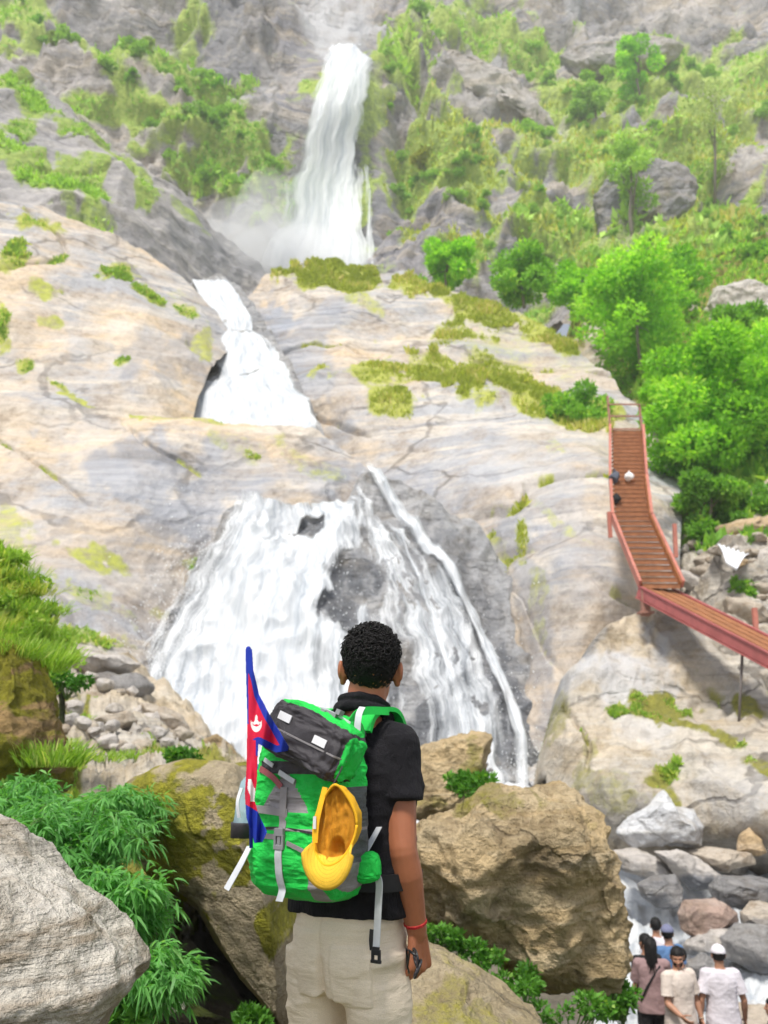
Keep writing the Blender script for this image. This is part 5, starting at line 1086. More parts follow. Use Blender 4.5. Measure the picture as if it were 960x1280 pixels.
def rock_mesh(seed, sub=4, cuts=9, amp=.07):
    v, f = ico(sub); v = v.copy(); rng = np.random.default_rng(seed)
    for k in range(cuts):
        n = rng.normal(size=3); n /= np.linalg.norm(n); h = rng.uniform(.55, .88); v = v - np.maximum(0, v @ n - h)[:, None] * n
    N = normals_of(v, [f]); v = v + N * (amp * ridged(v * 1.5 + seed, 4, seed) + amp * fbm(v * .9 + seed, 3, seed))[:, None]
    return v, f
ROCKV = [rock_mesh(500 + k, 4) for k in range(8)]
def loose_rock(px, py, Y, w, h, d, mat, label, group, seed, rz=0.0, sink=.2, name='rock', surf=None):
    """free rock of w x d x h metres standing at a photo pixel; py is its foot"""
    v, f = ROCKV[seed % 8]
    me = mesh_np(name, v * np.array([w, d, h]) / 2 * 1.25 + np.array([0, 0, h * (.5 - sink)]), f, mat, True)
    o = link(name, me); o.location = (U(px, py, Y) if surf is None else surf.P(np.array(float(px)), np.array(float(py)), .05)).tolist(); o.rotation_euler = (RNG.uniform(-.25, .25), RNG.uniform(-.25, .25), rz)
    return tag(o, label, 'rock', group)
# foreground
boulder([(-150,985),(-40,1018),(0,1046),(35,1076),(70,1112),(105,1140),(140,1184),(170,1219),(165,1233),(142,1252),(118,1285),(95,1340),(60,1420),(-150,1440)], 2.15, .35, .5, R_pale, 3,
    'big pale layered rock with a pointed tip, closest of all at the lower left corner', 7, .022, 7, paint=[('moss',150,1235,20,10,0,.4)], pw=.7, fr=3.0)
boulder([(165,985),(200,962),(240,955),(288,962),(312,1000),(335,1060),(352,1110),(366,1170),(374,1255),(374,1300),(345,1264),(320,1236),(287,1186),(246,1140),(205,1106),(178,1060)], 5.4, .55, 4.5, R_slab, 5,
    'yellow mossy slab overhanging a dark hollow beside the walker', 7, .045, 6, tilt=.0015, paint=[('moss',235,1045,80,75,30,1.4),('moss',215,1000,60,40,0,.8),('moss',345,1165,14,40,-10,.9),('moss',280,1180,50,14,40,.35)], lean=-.002)
boulder([(505,1050),(520,1022),(545,1012),(600,998),(650,990),(700,992),(725,1004),(745,1030),(765,1070),(775,1130),(778,1190),(765,1228),(742,1248),(690,1236),(640,1206),(585,1168),(530,1140),(505,1100)], 6.9, .75, .7, R_brown, 6,
    'largest brown boulder, standing right of the walker over green ferns', 7, .085, 9, tilt=.0012, paint=[('moss',590,1003,80,14,-5,.55),('moss',700,1015,40,14,10,.3),('moss',560,1150,60,20,30,.3)], pw=.65)
boulder([(500,1000),(512,945),(535,932),(565,922),(600,914),(613,922),(605,950),(592,985),(572,1008),(540,1020),(505,1022)], 9.2, .5, .6, R_brown, 7,
    'brown boulder showing behind the shoulder of the walker, below the cascade', 6, .05, 7, paint=[('moss',585,960,16,40,10,.5),('moss',540,1000,30,10,0,.5)])
boulder([(440,1160),(505,1172),(560,1196),(620,1234),(700,1284),(720,1340),(600,1400),(440,1400)], 4.5, .4, .6, R_slab, 8,
    'tan sloping rock with yellow moss just right of the beige trousers', 6, .03, 5, tilt=-.003, paint=[('moss',540,1240,40,40,30,.55),('moss',600,1260,50,12,35,.5),('moss',570,1205,60,10,30,.3)])
boulder([(-90,830),(-20,806),(28,810),(48,846),(62,898),(76,950),(66,992),(40,1015),(-90,1020)], 5.6, .5, .6, R_mossy, 9,
    'ochre rock covered in moss under tall grass at the left edge', 6, .05, 6, paint=[('moss',20,870,60,40,0,.9),('moss',40,950,30,40,0,.9),('moss',0,830,50,20,0,1)])
boulder([(330,1190),(400,1200),(450,1240),(480,1300),(420,1360),(330,1340)], 6.2, .4, .5, R_slab, 14, 'tan rock half hidden behind the beige trousers', 5, .03, 5)
for k, (ol, lb, mt) in enumerate([([(180,1248),(205,1243),(228,1250),(232,1262),(205,1268),(182,1262)], 'flat tan stone on the moss beside the pale pointed rock', R_tanrock), ([(160,1262),(180,1258),(196,1268),(180,1280),(162,1278)], 'small brown stone lying lowest on the moss by the pale pointed rock', R_brown)]):
    boulder(ol, 4.0, .06, .08, mt, 20 + k, lb, 5, .006, 5, name='rock')
# left talus below the wall
LT = [([(86,830),(108,820),(160,821),(178,831),(168,841),(112,843)], 24.0, R_light, 'long flat grey slab on top of the rubble left of the cascade'),
    ([(92,848),(120,842),(172,842),(190,858),(182,872),(140,868),(105,862)], 22.8, R_grey, 'dark wet rock under the flat grey slab'),
    ([(95,866),(120,856),(145,870),(150,890),(120,894),(98,885)], 20.6, R_tanrock, 'tan triangular block in the middle of the rubble pile'),
    ([(162,884),(180,880),(182,896),(172,908),(158,902)], 19.5, R_light, 'rounded whitish stone left of the twin pale stone'),
    ([(180,892),(196,888),(203,902),(198,916),(184,914)], 19.3, R_light, 'rounded whitish stone beside the brown rock at the water'),
    ([(176,876),(205,884),(228,896),(238,915),(232,930),(208,924),(190,905)], 20.8, R_tanrock, 'humped brown rock at the edge of the white water'),
    ([(100,906),(125,896),(160,890),(170,902),(150,910),(112,914)], 18.4, R_tanrock, 'long tan stone lying across the rubble'),
    ([(244,945),(256,922),(270,917),(288,932),(302,956),(280,966),(250,962)], 15.5, R_brown, 'brown pointed rock behind the flag, at the foot of the falls')]
for k, (ol, Y, mt, lb) in enumerate(LT):
    sc = (max(p[0] for p in ol) - min(p[0] for p in ol)) / F * Y
    cx = np.mean([p[0] for p in ol]); cy = np.mean([p[1] for p in ol]); Y = float(S_lbank.P(np.array(cx), np.array(max(cy, 842.)))[1]) - .25 * sc
    boulder(ol, Y, sc * .4, sc * .5, mt, 30 + k, lb, 5, sc * .03, 7, name='rock')
for k, (x, y, w) in enumerate([(80,855,12),(70,868,14),(88,880,12),(76,896,16),(110,918,18),(86,920,16),(140,915,14),(128,925,12),(62,880,12),(102,932,14),(150,930,16),(170,918,10),(75,842,14),(150,878,10),(120,905,9),(60,910,14),(182,935,14),(215,942,10),(142,942,9),(95,845,16),(112,858,14),(130,880,16),(148,862,13),(165,872,12),(92,890,20),(106,898,14),(122,912,18),(66,915,16),(78,920,14),(134,935,16),(160,942,14),(172,928,15),(196,930,14),(208,936,12),(228,938,16),(100,870,12),(142,900,14),(186,920,10),(118,930,12),(60,895,14),(74,905,13)]):
    Y = float(S_lbank.Y(x, y)); m = w / F * Y * 1.25
    loose_rock(x, y + 2, Y, m, m * .75, m * .9, [R_light, R_tanrock, R_light][k % 3], 'small pale stone in the rubble left of the lower cascade', 'small stones in the rubble left of the cascade', k, k * 1.3, surf=S_lbank)
# rocks along the stream on the right
RV = [([(772,1042),(790,1020),(812,1004),(832,988),(844,1008),(874,1014),(888,1034),(874,1060),(832,1058),(790,1060)], 19.0, R_white, 'bright white angular rock at the foot of the bank', .5),
    ([(764,1064),(798,1060),(832,1078),(860,1097),(842,1108),(795,1094),(770,1086)], 18.6, R_light, 'long grey slab above the rapids, beside the big brown boulder', .4),
    ([(812,1062),(842,1058),(880,1078),(904,1098),(892,1114),(864,1112),(838,1086)], 18.0, R_light, 'tilted light slab with a dark wet end', .4),
    ([(798,1106),(816,1096),(846,1094),(857,1110),(856,1128),(844,1140),(820,1134),(802,1120)], 16.6, R_grey, 'dark grey rounded rock standing in the rapids', .5),
    ([(848,1142),(858,1127),(896,1124),(924,1142),(926,1154),(902,1168),(870,1176),(851,1162)], 15.8, R_pink, 'flat topped pinkish rock behind the people', .5),
    ([(890,1110),(904,1097),(955,1096),(985,1112),(975,1132),(932,1138),(898,1132)], 16.8, R_grey, 'dark grey block behind the pinkish rock', .5),
    ([(900,1172),(930,1156),(972,1160),(1010,1200),(985,1222),(930,1214),(904,1197)], 15.2, R_grey, 'large grey boulder at the right edge above the water', .5),
    ([(856,1180),(872,1168),(905,1160),(926,1166),(912,1184),(880,1196),(858,1194)], 15.4, R_light, 'light grey rock between the pinkish rock and the white cap', .5),
    ([(921,1064),(926,1044),(938,1034),(952,1048),(958,1066),(940,1072)], 18.6, R_orange, 'upright ochre rock among grey rocks at the right edge', .5),
    ([(862,1066),(890,1060),(938,1066),(946,1080),(905,1090),(870,1082)], 18.4, R_tanrock, 'long tan rock left of the ochre rock', .5),
    ([(925,1140),(944,1126),(975,1130),(980,1160),(945,1164),(928,1154)], 16.2, R_tanrock, 'tan rock between two grey boulders at the right edge', .5),
    ([(850,1200),(880,1192),(905,1204),(908,1222),(870,1232),(850,1220)], 14.4, R_grey, 'grey wet rock behind the bearded man', .5),
    ([(905,1270),(930,1256),(975,1258),(985,1285),(930,1296),(905,1288)], 12.8, R_tanrock, 'flat tan rock beside the man in the white cap', .5),
    ([(556,1290),(570,1264),(600,1262),(618,1285),(600,1310),(570,1310)], 8.6, R_light, 'pale stone among the ferns under the brown boulder', .5)]
for k, (ol, Y, mt, lb, tk) in enumerate(RV):
    sc = (max(p[0] for p in ol) - min(p[0] for p in ol)) / F * Y
    xs_ = [p[0] for p in ol]; ys_ = [p[1] for p in ol]; wp_ = [('wet', np.mean(xs_) + 4, max(ys_) + 2, (max(xs_) - min(xs_)) * .6, (max(ys_) - min(ys_)) * .42, 8, .95 if mt in (R_grey, R_light) else .6)] if mt is not R_white and mt is not R_orange else []
    boulder(ol, Y, sc * tk * .9, sc * tk, mt, 60 + k, lb, 6, sc * .014, 16, name='rock', paint=wp_, fr=4.5 / sc, pw=.62)
G = 'rocks scattered along the stream'
pts = []
for k in range(24):
    x = RNG.uniform(775, 1040); y = RNG.uniform(1050, 1275)
    if x < 850 and y > 1085: continue
    if 905 < x and 1205 < y < 1262: continue
    Y = float(S_riv.Y(x, y)); m = RNG.uniform(10, 30) / F * Y
    loose_rock(x, y, Y - .2, m, m * RNG.uniform(.5, .8), m, [R_light, R_grey, R_tanrock, R_light, R_pink][k % 5], 'small loose rock scattered between the boulders along the stream', G, k, k * .9)
for k in range(26):   # shore the people stand on, and the bank in front of it
    x = RNG.uniform(1.6, 6.4); y = RNG.uniform(8.6, 12.9); m = RNG.uniform(.15, .45)
    v, f = ROCKV[k % 8]
    o = link('rock', mesh_np('rock', v * np.array([m, m * .9, m * .55]) * .6, f, [R_light, R_grey, R_tanrock][k % 3], True)); o.location = (x, y, float(zg(x, y)) + .02); o.rotation_euler = (0, 0, k)
    tag(o, 'grey cobble on the shore at the feet of the visitors', 'rock', 'cobbles on the shore')
# rubble on the slope to the right of the walkway
G = 'rubble on the slope right of the stairs'
RT = [([(848,690),(856,680),(872,682),(874,692),(860,698)], R_light,'small whitish stone at the left end of the rubble beside the stairs'), ([(868,700),(880,690),(905,690),(915,702),(900,716),(876,712)], R_tanrock,'tan block below the white metal sheet'), ([(862,710),(890,706),(922,716),(925,730),(905,742),(880,730)], R_tanrock,'broad tan boulder below the block under the white sheet'),
    ([(895,660),(925,650),(985,640),(990,668),(930,678),(900,674)], R_orange,'big brown boulder topmost in the rubble under the bushes'), ([(940,690),(962,684),(985,692),(985,712),(950,714),(938,704)], R_light,'pinkish grey stone right of the white metal sheet'), ([(880,660),(895,654),(904,666),(895,676),(880,674)], R_tanrock,'small brown stone left of the big brown boulder in the rubble'),
    ([(850,712),(870,716),(900,745),(905,760),(880,750),(856,728)], R_light,'long pale slab lying along the right side of the walkway'), ([(930,730),(955,722),(985,730),(985,752),(945,750)], R_tanrock,'tan stone at the right edge above the walkway'), ([(905,745),(930,748),(958,765),(980,790),(940,785),(912,765)], R_tanrock,'tan stone close above the lower walkway')]
for k, (ol, mt, lb) in enumerate(RT):
    cx = np.mean([p[0] for p in ol]); cy = np.mean([p[1] for p in ol]); Y = float(S_talus.Y(cx, cy)) - .4
    sc = (max(p[0] for p in ol) - min(p[0] for p in ol)) / F * Y
    boulder(ol, Y, sc * .4, sc * .5, mt, 90 + k, lb, 5, sc * .03, 8, name='rock')
for k in range(34):
    x = RNG.uniform(852, 1000); y = RNG.uniform(672, 790)
    if y > 700 + (x - 850) * .75: continue
    Y = float(S_talus.Y(x, y)); m = RNG.uniform(8, 20) / F * Y
    loose_rock(x, y, Y - .1, m, m * .65, m, [R_tanrock, R_light, R_tanrock, R_orange][k % 4], 'small stone in the rubble right of the stairs', G, k, k, surf=S_talus)
# white sheet of roofing lying in the rubble
mb = MB(); 
q = [V(897, 681, 28.6), V(936, 694, 27.9), V(921, 714, 27.2), V(908, 706, 27.3)]
n = (q[1] - q[0]).cross(q[2] - q[0]).normalized()
if n.z < 0: n = -n
nu = 40; vs = []; 
for j in range(12):
    for i in range(nu):
        u = i / (nu - 1); v = j / 11
        p = q[0] * (1 - u) * (1 - v) + q[1] * u * (1 - v) + q[2] * u * v + q[3] * (1 - u) * v
        vs.append(p + n * (.05 * math.sin(u * 40) + .12 * math.sin(v * 3)))
o = link('metal_sheet', mesh_np('metal_sheet', np.array([tuple(p - q[0]) for p in vs]), grid_faces(nu, 12), plain('white_paint', (.78, .8, .84), .5, .4, 0, .05, 2), True)); o.location = q[0]
sm = o.modifiers.new('thickness', 'SOLIDIFY'); sm.thickness = .02
tag(o, 'white corrugated metal sheet lying on the rubble right of the stairs', 'metal sheet')
# ------------------------------------------------------------------ vegetation
L_bush = leaf_mat('bush_leaves', (.095, .25, .035), (.30, .56, .075), (.44, .62, .11), .45)
L_bright = leaf_mat('bright_leaves', (.14, .36, .03), (.42, .74, .07), (.58, .78, .13), .5)
L_far = leaf_mat('far_leaves', (.16, .36, .06), (.46, .68, .13), None, .25)
L_yel = leaf_mat('yellow_leaves', (.16, .22, .03), (.42, .42, .05), None, .3)
L_thin = leaf_mat('thin_leaves', (.22, .32, .09), (.42, .52, .18), None, .3)
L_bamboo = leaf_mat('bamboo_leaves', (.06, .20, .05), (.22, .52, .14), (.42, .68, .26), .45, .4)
L_fern = leaf_mat('fern_leaves', (.04, .14, .02), (.15, .36, .05), (.34, .50, .10), .35)
L_grass = leaf_mat('grass_blades', (.30, .36, .05), (.56, .60, .12), (.66, .60, .24), .35)
L_grassg = leaf_mat('green_grass_blades', (.16, .29, .04), (.38, .56, .10), (.54, .58, .18), .4)
L_bark = plain('bark', (.20, .17, .14), .9, .2, 0, .3, 6, .6, 20)
L_stem = plain('green_stem', (.14, .22, .07), .7, .3, 0, .2, 10)
def leaves(pos, axis, L, W, tint, rng, fold=.25, droop=0.0):
    n = len(pos); ax = axis / (np.linalg.norm(axis, axis=1, keepdims=True) + 1e-9)
    s = np.cross(ax, rng.normal(size=(n, 3))); s /= np.linalg.norm(s, axis=1, keepdims=True) + 1e-9
    nn = np.cross(ax, s); L = np.broadcast_to(L, n)[:, None]; W = np.broadcast_to(W, n)[:, None]
    dz = np.array([0, 0, -1.0])
    m = pos + ax * L * .42 + nn * W * fold + dz * L * droop * .3
    v = np.stack([pos, m + s * W * .5, pos + ax * L + dz * L * droop, m - s * W * .5], 1).reshape(-1, 3)
    f = np.arange(n * 4).reshape(n, 4)
    return v, f, np.repeat(tint, 4)
def lance(pos, axis, L, W, tint, rng, droop=.35):
    """long narrow leaves that bend under their weight"""
    n = len(pos); ax = axis / (np.linalg.norm(axis, axis=1, keepdims=True) + 1e-9)
    s = np.cross(ax, np.array([0, 0, 1.0]) + rng.normal(size=(n, 3)) * .5); s /= np.linalg.norm(s, axis=1, keepdims=True) + 1e-9
    L = np.broadcast_to(L, n)[:, None]; W = np.broadcast_to(W, n)[:, None]; dz = np.array([0, 0, -1.0])
    a = pos + ax * L * .3 + dz * L * droop * .08; b = pos + ax * L * .68 + dz * L * droop * .42; t = pos + ax * L * .97 + dz * L * droop
    v = np.stack([pos, a + s * W * .5, a - s * W * .5, b + s * W * .38, b - s * W * .38, t], 1).reshape(-1, 3)
    i = np.arange(n)[:, None] * 6
    return v, [i + np.array([[0, 1, 2]]), i + np.array([[1, 3, 4, 2]]), i + np.array([[3, 5, 4]])], np.repeat(tint, 6)
def lump_points(rng, lumps, n):
    """points through a crown made of many uneven lumps, denser towards each lump's surface"""
    w = np.array([l[3] ** 2 for l in lumps]); k = rng.choice(len(lumps), n, p=w / w.sum())
    c = np.array([l[:3] for l in lumps])[k]; r = np.array([l[3] for l in lumps])[k]
    d = rng.normal(size=(n, 3)); d /= np.linalg.norm(d, axis=1, keepdims=True); d[:, 2] *= .8
    rad = r * rng.uniform(.25, 1.0, n) ** .45
    return c + d * rad[:, None], d, k
def crown_mesh(seed, w, h, nl, n, L, W, mat, z0=0.0, flat=.75):
    """crown about w wide and h high standing from z0"""
    rng = np.random.default_rng(seed); lumps = []
    for _ in range(nl):
        a = rng.uniform(0, 2 * np.pi); q = rng.uniform(0, 1); zz = rng.uniform(.12, .95)
        rr = w / 2 * math.sqrt(q) * (1 - .55 * abs(zz - .4) ** 1.2)
        lumps.append((rr * math.cos(a), rr * math.sin(a), z0 + zz * h * .88, rng.uniform(.07, .20) * min(w, h * 1.2)))
    p, d, k = lump_points(rng, lumps, n)
    lt = rng.uniform(-.1, .55, nl)
    tint = np.clip(lt[k] + rng.uniform(0, .55, n), 0, 1)
    ax = d * .8 + rng.normal(size=(n, 3)) * .6 + np.array([0, 0, .15])
    v, f, t = leaves(p, ax, L * rng.uniform(.7, 1.3, n), W * rng.uniform(.7, 1.3, n), tint, rng)
    return mesh_np('crown', v, f, mat, False, {'tint': t}), lumps
def trunk_mb(seed, h, r, lumps, mb=None, nl=9):
    rng = np.random.default_rng(seed); mb = mb or MB()
    top = Vector((rng.normal() * .05 * h, rng.normal() * .05 * h, h))
    pts = [Vector((0, 0, -.15 * min(h, 3))), Vector((rng.normal() * .03 * h, rng.normal() * .03 * h, h * .35)), top * .7 + Vector((0, 0, 0)), top]
    mb.tube(pts, [r * 1.25, r, r * .7, r * .35], 8)
    for k in rng.choice(len(lumps), min(nl, len(lumps)), replace=False):
        e = Vector(lumps[k][:3]); t = rng.uniform(.35, .9); b = pts[0].lerp(top, t)
        mid = b.lerp(e, .5) + Vector((0, 0, .08 * h)); mb.tube([b, mid, e], [r * .45, r * .3, r * .1], 5)
    return mb
# ---- shrub kinds for the hillside (built once, copied)
def shrub_proto(seed, w, h, n, L, mat):
    me, lumps = crown_mesh(seed, w, h, 14, n, L, L * .55, mat); me.name = 'shrub'; return me
SHR = [shrub_proto(200 + k, 2.6, 1.9, 900, .34, [L_far, L_far, L_bush, L_far, L_yel, L_thin][k]) for k in range(6)]
BSH = [shrub_proto(220 + k, 2.4, 1.9, 3200, .17, [L_bright, L_bush, L_bright, L_bush][k]) for k in range(4)]
def put(me, name, loc, sc, rz, label, cat, group=None):
    o = link(name, me); o.location = loc; s = sc if isinstance(sc, (tuple, list)) else (sc, sc, sc); o.scale = s; o.rotation_euler = (0, 0, rz)
    return tag(o, label, cat, group)
R2 = np.random.default_rng(21)
# far slope: shrubs where the hill carries green
hx, hy, hP, hA = MASSES['hillside']
cnt = 0
zones = [(60,40,80,50),(170,85,130,50),(250,160,110,60),(310,210,60,90),(240,30,70,40),(560,225,120,70),(540,190,80,40),(620,300,130,70),(700,140,80,60),(800,100,90,70),(880,90,130,80),(880,220,120,80),(880,300,120,50),(640,60,80,30),(510,60,40,40),(600,20,110,25),(760,200,60,60),(700,280,80,40),(470,140,18,80),(930,200,60,50)]
za = np.array([z[2] * z[3] for z in zones], float); za /= za.sum()
while cnt < 200:
    z = zones[R2.choice(len(zones), p=za)]
    x = z[0] + R2.uniform(-1, 1) * z[2]; y = z[1] + R2.uniform(-1, 1) * z[3]
    if x < -40 or x > 1000 or y < -30 or (385 < x < 478 and y < 345) or y > 345: continue
    if x < 345 and y > 90 + x * .72: continue
    W = S_hill.P(np.array(x), np.array(y)); Y = W[1]
    if hA['moss'][np.unravel_index(np.argmin((hx - x) ** 2 + (hy - y) ** 2), hx.shape)] < .35: continue
    k = R2.choice(6, p=[.3, .3, .14, .2, .0, .06]); s = R2.uniform(.45, 1.35) * (1.25 if Y > 140 else 1.0)
    put(SHR[k], 'shrub', (W - np.array([0, 0, .5 * s])).tolist(), (s * R2.uniform(.9, 1.4), s, s * R2.uniform(.7, 1.1)), R2.uniform(0, 6), 'green shrub among the many growing on the far rocky hillside', 'shrub', 'shrubs all over the far hillside')
    cnt += 1
W = S_hill.P(np.array(541.), np.array(222.)); 
for dx, sc in ((-9, .9),): put(SHR[4], 'shrub', (W + np.array([dx * .1, 0, -.5])).tolist(), 1.75, 1.0, 'yellow green shrub, the only yellow one on the far hillside right of the tall fall', 'shrub')
# low growth over the slope: one mass nobody could count
def cover(name, m, thr, n, L, mat, seed, sel=None, up=.8, lift=0.0):
    px, py, P, at = MASSES[m]; rng = np.random.default_rng(seed)
    g = at['moss'] + .55 * fbm(P * (6 / np.ptp(P[..., 2])), 4, seed)
    ok = g > thr
    ok &= (px > -60) & (px < 1020) & (py > -60)
    if sel is not None: ok &= sel(px, py)
    ii = np.argwhere(ok[:-1, :-1]); 
    c = ii[rng.integers(0, len(ii), n)]; u = rng.uniform(size=(n, 1)); w = rng.uniform(size=(n, 1))
    a = P[c[:, 0], c[:, 1]]; b = P[c[:, 0], c[:, 1] + 1]; d = P[c[:, 0] + 1, c[:, 1]]
    p = a + (b - a) * u + (d - a) * w
    keep = fbm(p * (38 / np.ptp(P[..., 2])), 3, seed + 9) + .25 * rng.normal(size=n) > -.12
    pr = sstep(0, .45, g[c[:, 0], c[:, 1]] - thr); keep &= rng.uniform(size=n) < .12 + .88 * pr
    p = p[keep]; pr = pr[keep]; n = len(p)
    cl = np.clip(.5 + 1.1 * fbm(p * (14 / np.ptp(P[..., 2])), 3, seed + 4), 0, 1)
    ax = rng.normal(size=(n, 3)) * (1 - up) + np.array([0, -.25, up])
    sz = L * rng.uniform(.5, 1.3, n) * (.6 + .8 * cl) * (.55 + .55 * pr)
    v, f, t = leaves(p + np.array([0, 0, lift]), ax, sz, sz * .42, np.clip(cl * .7 - .15 + rng.uniform(0, .75, n), 0, 1), rng)
    o = link(name, mesh_np(name, v, f, mat, False, {'tint': t})); o['kind'] = 'stuff'; return o
cover('undergrowth', 'hillside', .62, 42000, 1.15, L_far, 301, lambda x, y: ~((x > 385) & (x < 476) & (y < 340)), .45)
cover('grass', 'hillside', .5, 26000, .9, L_grass, 302, lambda x, y: (x > 480) & (y > 120), .7)
cover('undergrowth', 'rock_slope', .75, 9000, .6, L_far, 303, None, .45)
cover('grass', 'rock_dome', .66, 8000, .30, L_grassg, 304, None, .7)
cover('grass', 'rock_wall', .7, 8000, .24, L_grassg, 305, None, .6)
cover('grass', 'rock_mass', .56, 64000, .36, L_grass, 306, None, .75)
cover('grass', 'rock_bank', .85, 9000, .17, L_grassg, 307, None, .6)
cover('undergrowth', 'hill_slope', .55, 26000, .5, L_bush, 308, None, .6)
cover('grass', 'grass_slope', .4, 9000, .12, L_grassg, 310, None, .6)
cover('grass', 'bank', .85, 22000, .10, L_grassg, 309, lambda x, y: y > 815, .75)
# ---- named bushes and trees on the slopes, right of the falls
def bush(surf, px, py, wpx, hpx, label, kind, seed, name='bush', Y=None, trunk=True, n=None, mat=None, leaf=.2, cat='bush', z0=0.0, trunk_r=.06, nl=26):
    """a bush whose foot is at the photo pixel, wpx wide and hpx high in the photo"""
    Wp = surf.P(np.array(float(px)), np.array(float(py))); Y = Y or Wp[1]; B = U(px, py, Y)
    T = U(px, py - hpx, Y); h = T[2] - B[2]; w = wpx / F * Y * .98
    r = empty(name, B.tolist()); tag(r, label, cat)
    me, lumps = crown_mesh(seed, w, h * (1 - z0), nl, n or 5000, leaf, leaf * .5, mat or L_bush, h * z0)
    link('crown', me, r)
    trunk_mb(seed, h * (.75 if z0 == 0 else .85), trunk_r, lumps).obj('trunk', L_bark, r)
    return r
bush(S_talus, 905, 600, 190, 190, 'largest bright green bush, overhanging the stairs from the right', 0, 401, Y=37.5, n=16000, mat=L_bright, leaf=.30, nl=46, trunk_r=.12)
bush(S_talus, 845, 555, 70, 110, 'bright green bush close to the top of the stairs', 0, 402, Y=41, n=6500, mat=L_bright, leaf=.28, trunk_r=.08)
bush(S_talus, 945, 510, 120, 110, 'bright green bush behind the largest bush at the right edge', 0, 413, Y=42, n=8000, mat=L_bright, leaf=.30, trunk_r=.08)
bush(S_talus, 800, 450, 165, 130, 'wide light green bush on the crest right of the grassy rock', 0, 403, Y=54, n=11000, mat=L_bright, leaf=.36, nl=40, trunk_r=.1)
bush(S_talus, 820, 400, 130, 100, 'light green bush in the second row on the crest', 0, 404, Y=63, n=7000, mat=L_bright, leaf=.4, trunk_r=.1)
bush(S_mid, 655, 378, 100, 66, 'dark green bush standing at the back edge of the grassy rock', 0, 405, Y=62, n=6000, mat=L_bush, leaf=.36, trunk_r=.1)
bush(S_mid, 558, 362, 84, 62, 'rounded bright green bush nearest to the tall fall', 0, 406, Y=66, n=5500, mat=L_bright, leaf=.36, trunk_r=.1)
bush(S_mid, 735, 400, 90, 75, 'bright bush between the dark bush and the wide light green bush', 0, 407, Y=60, n=5500, mat=L_bright, leaf=.36, trunk_r=.1)
bush(S_talus, 893, 676, 88, 84, 'feathery blue green bush directly above the rubble', 0, 408, Y=33, n=7500, mat=L_bush, leaf=.22, trunk_r=.05)
bush(S_talus, 945, 666, 75, 70, 'green bush at the right edge above the brown boulder of the rubble', 0, 409, Y=34, n=5500, mat=L_bush, leaf=.22, trunk_r=.05)
bush(S_mid, 722, 548, 90, 66, 'dark green bush on the rock ledge left of the top of the stairs', 0, 410, Y=43, n=6000, mat=L_bush, leaf=.24, trunk_r=.06)
bush(S_talus, 925, 430, 90, 50, 'low bush below the pale rock at the upper right', 0, 411, Y=50, n=4000, mat=L_bush, leaf=.3, trunk_r=.06)
bush(S_talus, 950, 350, 50, 55, 'dark bush at the right edge beside the pale rock', 0, 412, Y=74, n=2600, mat=L_bush, leaf=.45, trunk_r=.1)
bush(S_talus, 935, 755, 30, 40, 'small dark green bush among the rubble above the lower walkway', 0, 414, Y=28, n=1800, mat=L_bush, leaf=.15, trunk_r=.03)
# trees
bush(S_hill, 792, 305, 86, 122, 'tree with a thin bare trunk and spreading crown in front of a grey outcrop', 0, 421, 'tree', Y=103, n=2600, mat=L_far, leaf=.55, cat='tree', z0=.42, trunk_r=.22, nl=16)
bush(S_hill, 893, 250, 95, 150, 'tall pale feathery tree whose twigs show through, at the upper right', 0, 422, 'tree', Y=118, n=1500, mat=L_thin, leaf=.5, cat='tree', z0=.2, trunk_r=.2, nl=18)
bush(S_hill, 800, 118, 66, 70, 'bright round tree high on the right hillside', 0, 423, 'tree', Y=148, n=3200, mat=L_bright, leaf=.7, cat='tree', z0=.1, trunk_r=.2, nl=16)
bush(S_hill, 745, 150, 60, 66, 'green tree left of the bright round tree on the hillside', 0, 424, 'tree', Y=142, n=2600, mat=L_far, leaf=.7, cat='tree', z0=.1, trunk_r=.2, nl=14)
# outcrops of the far hillside
for k, (ol, Y, lb) in enumerate([([(742,245),(765,215),(810,200),(850,205),(872,225),(868,255),(830,285),(790,306),(750,300)], 108, 'grey slanting outcrop behind the tree with the bare trunk'), ([(520,90),(560,60),(610,85),(660,110),(700,150),(712,180),(690,190),(640,150),(590,130),(540,130)], 150, 'long grey cliff band sloping down right of the tall fall'),
        ([(700,70),(740,45),(800,40),(860,55),(840,75),(780,85),(720,95)], 160, 'grey cliff band below the top edge at the upper right'), ([(925,215),(940,200),(985,195),(985,235),(940,240)], 128, 'small grey outcrop at the right edge below the pale tree'), ([(885,378),(895,360),(935,352),(985,362),(985,400),(930,404),(895,398)], 60, 'pale grey rock among bushes at the upper right edge')]):
    sc = (max(p[0] for p in ol) - min(p[0] for p in ol)) / F * Y
    boulder(ol, Y, sc * .12, sc * .3, M_far if k < 4 else R_light, 130 + k, lb, 6, sc * .025, 10, name='outcrop', fr=5 / sc, pw=.6)
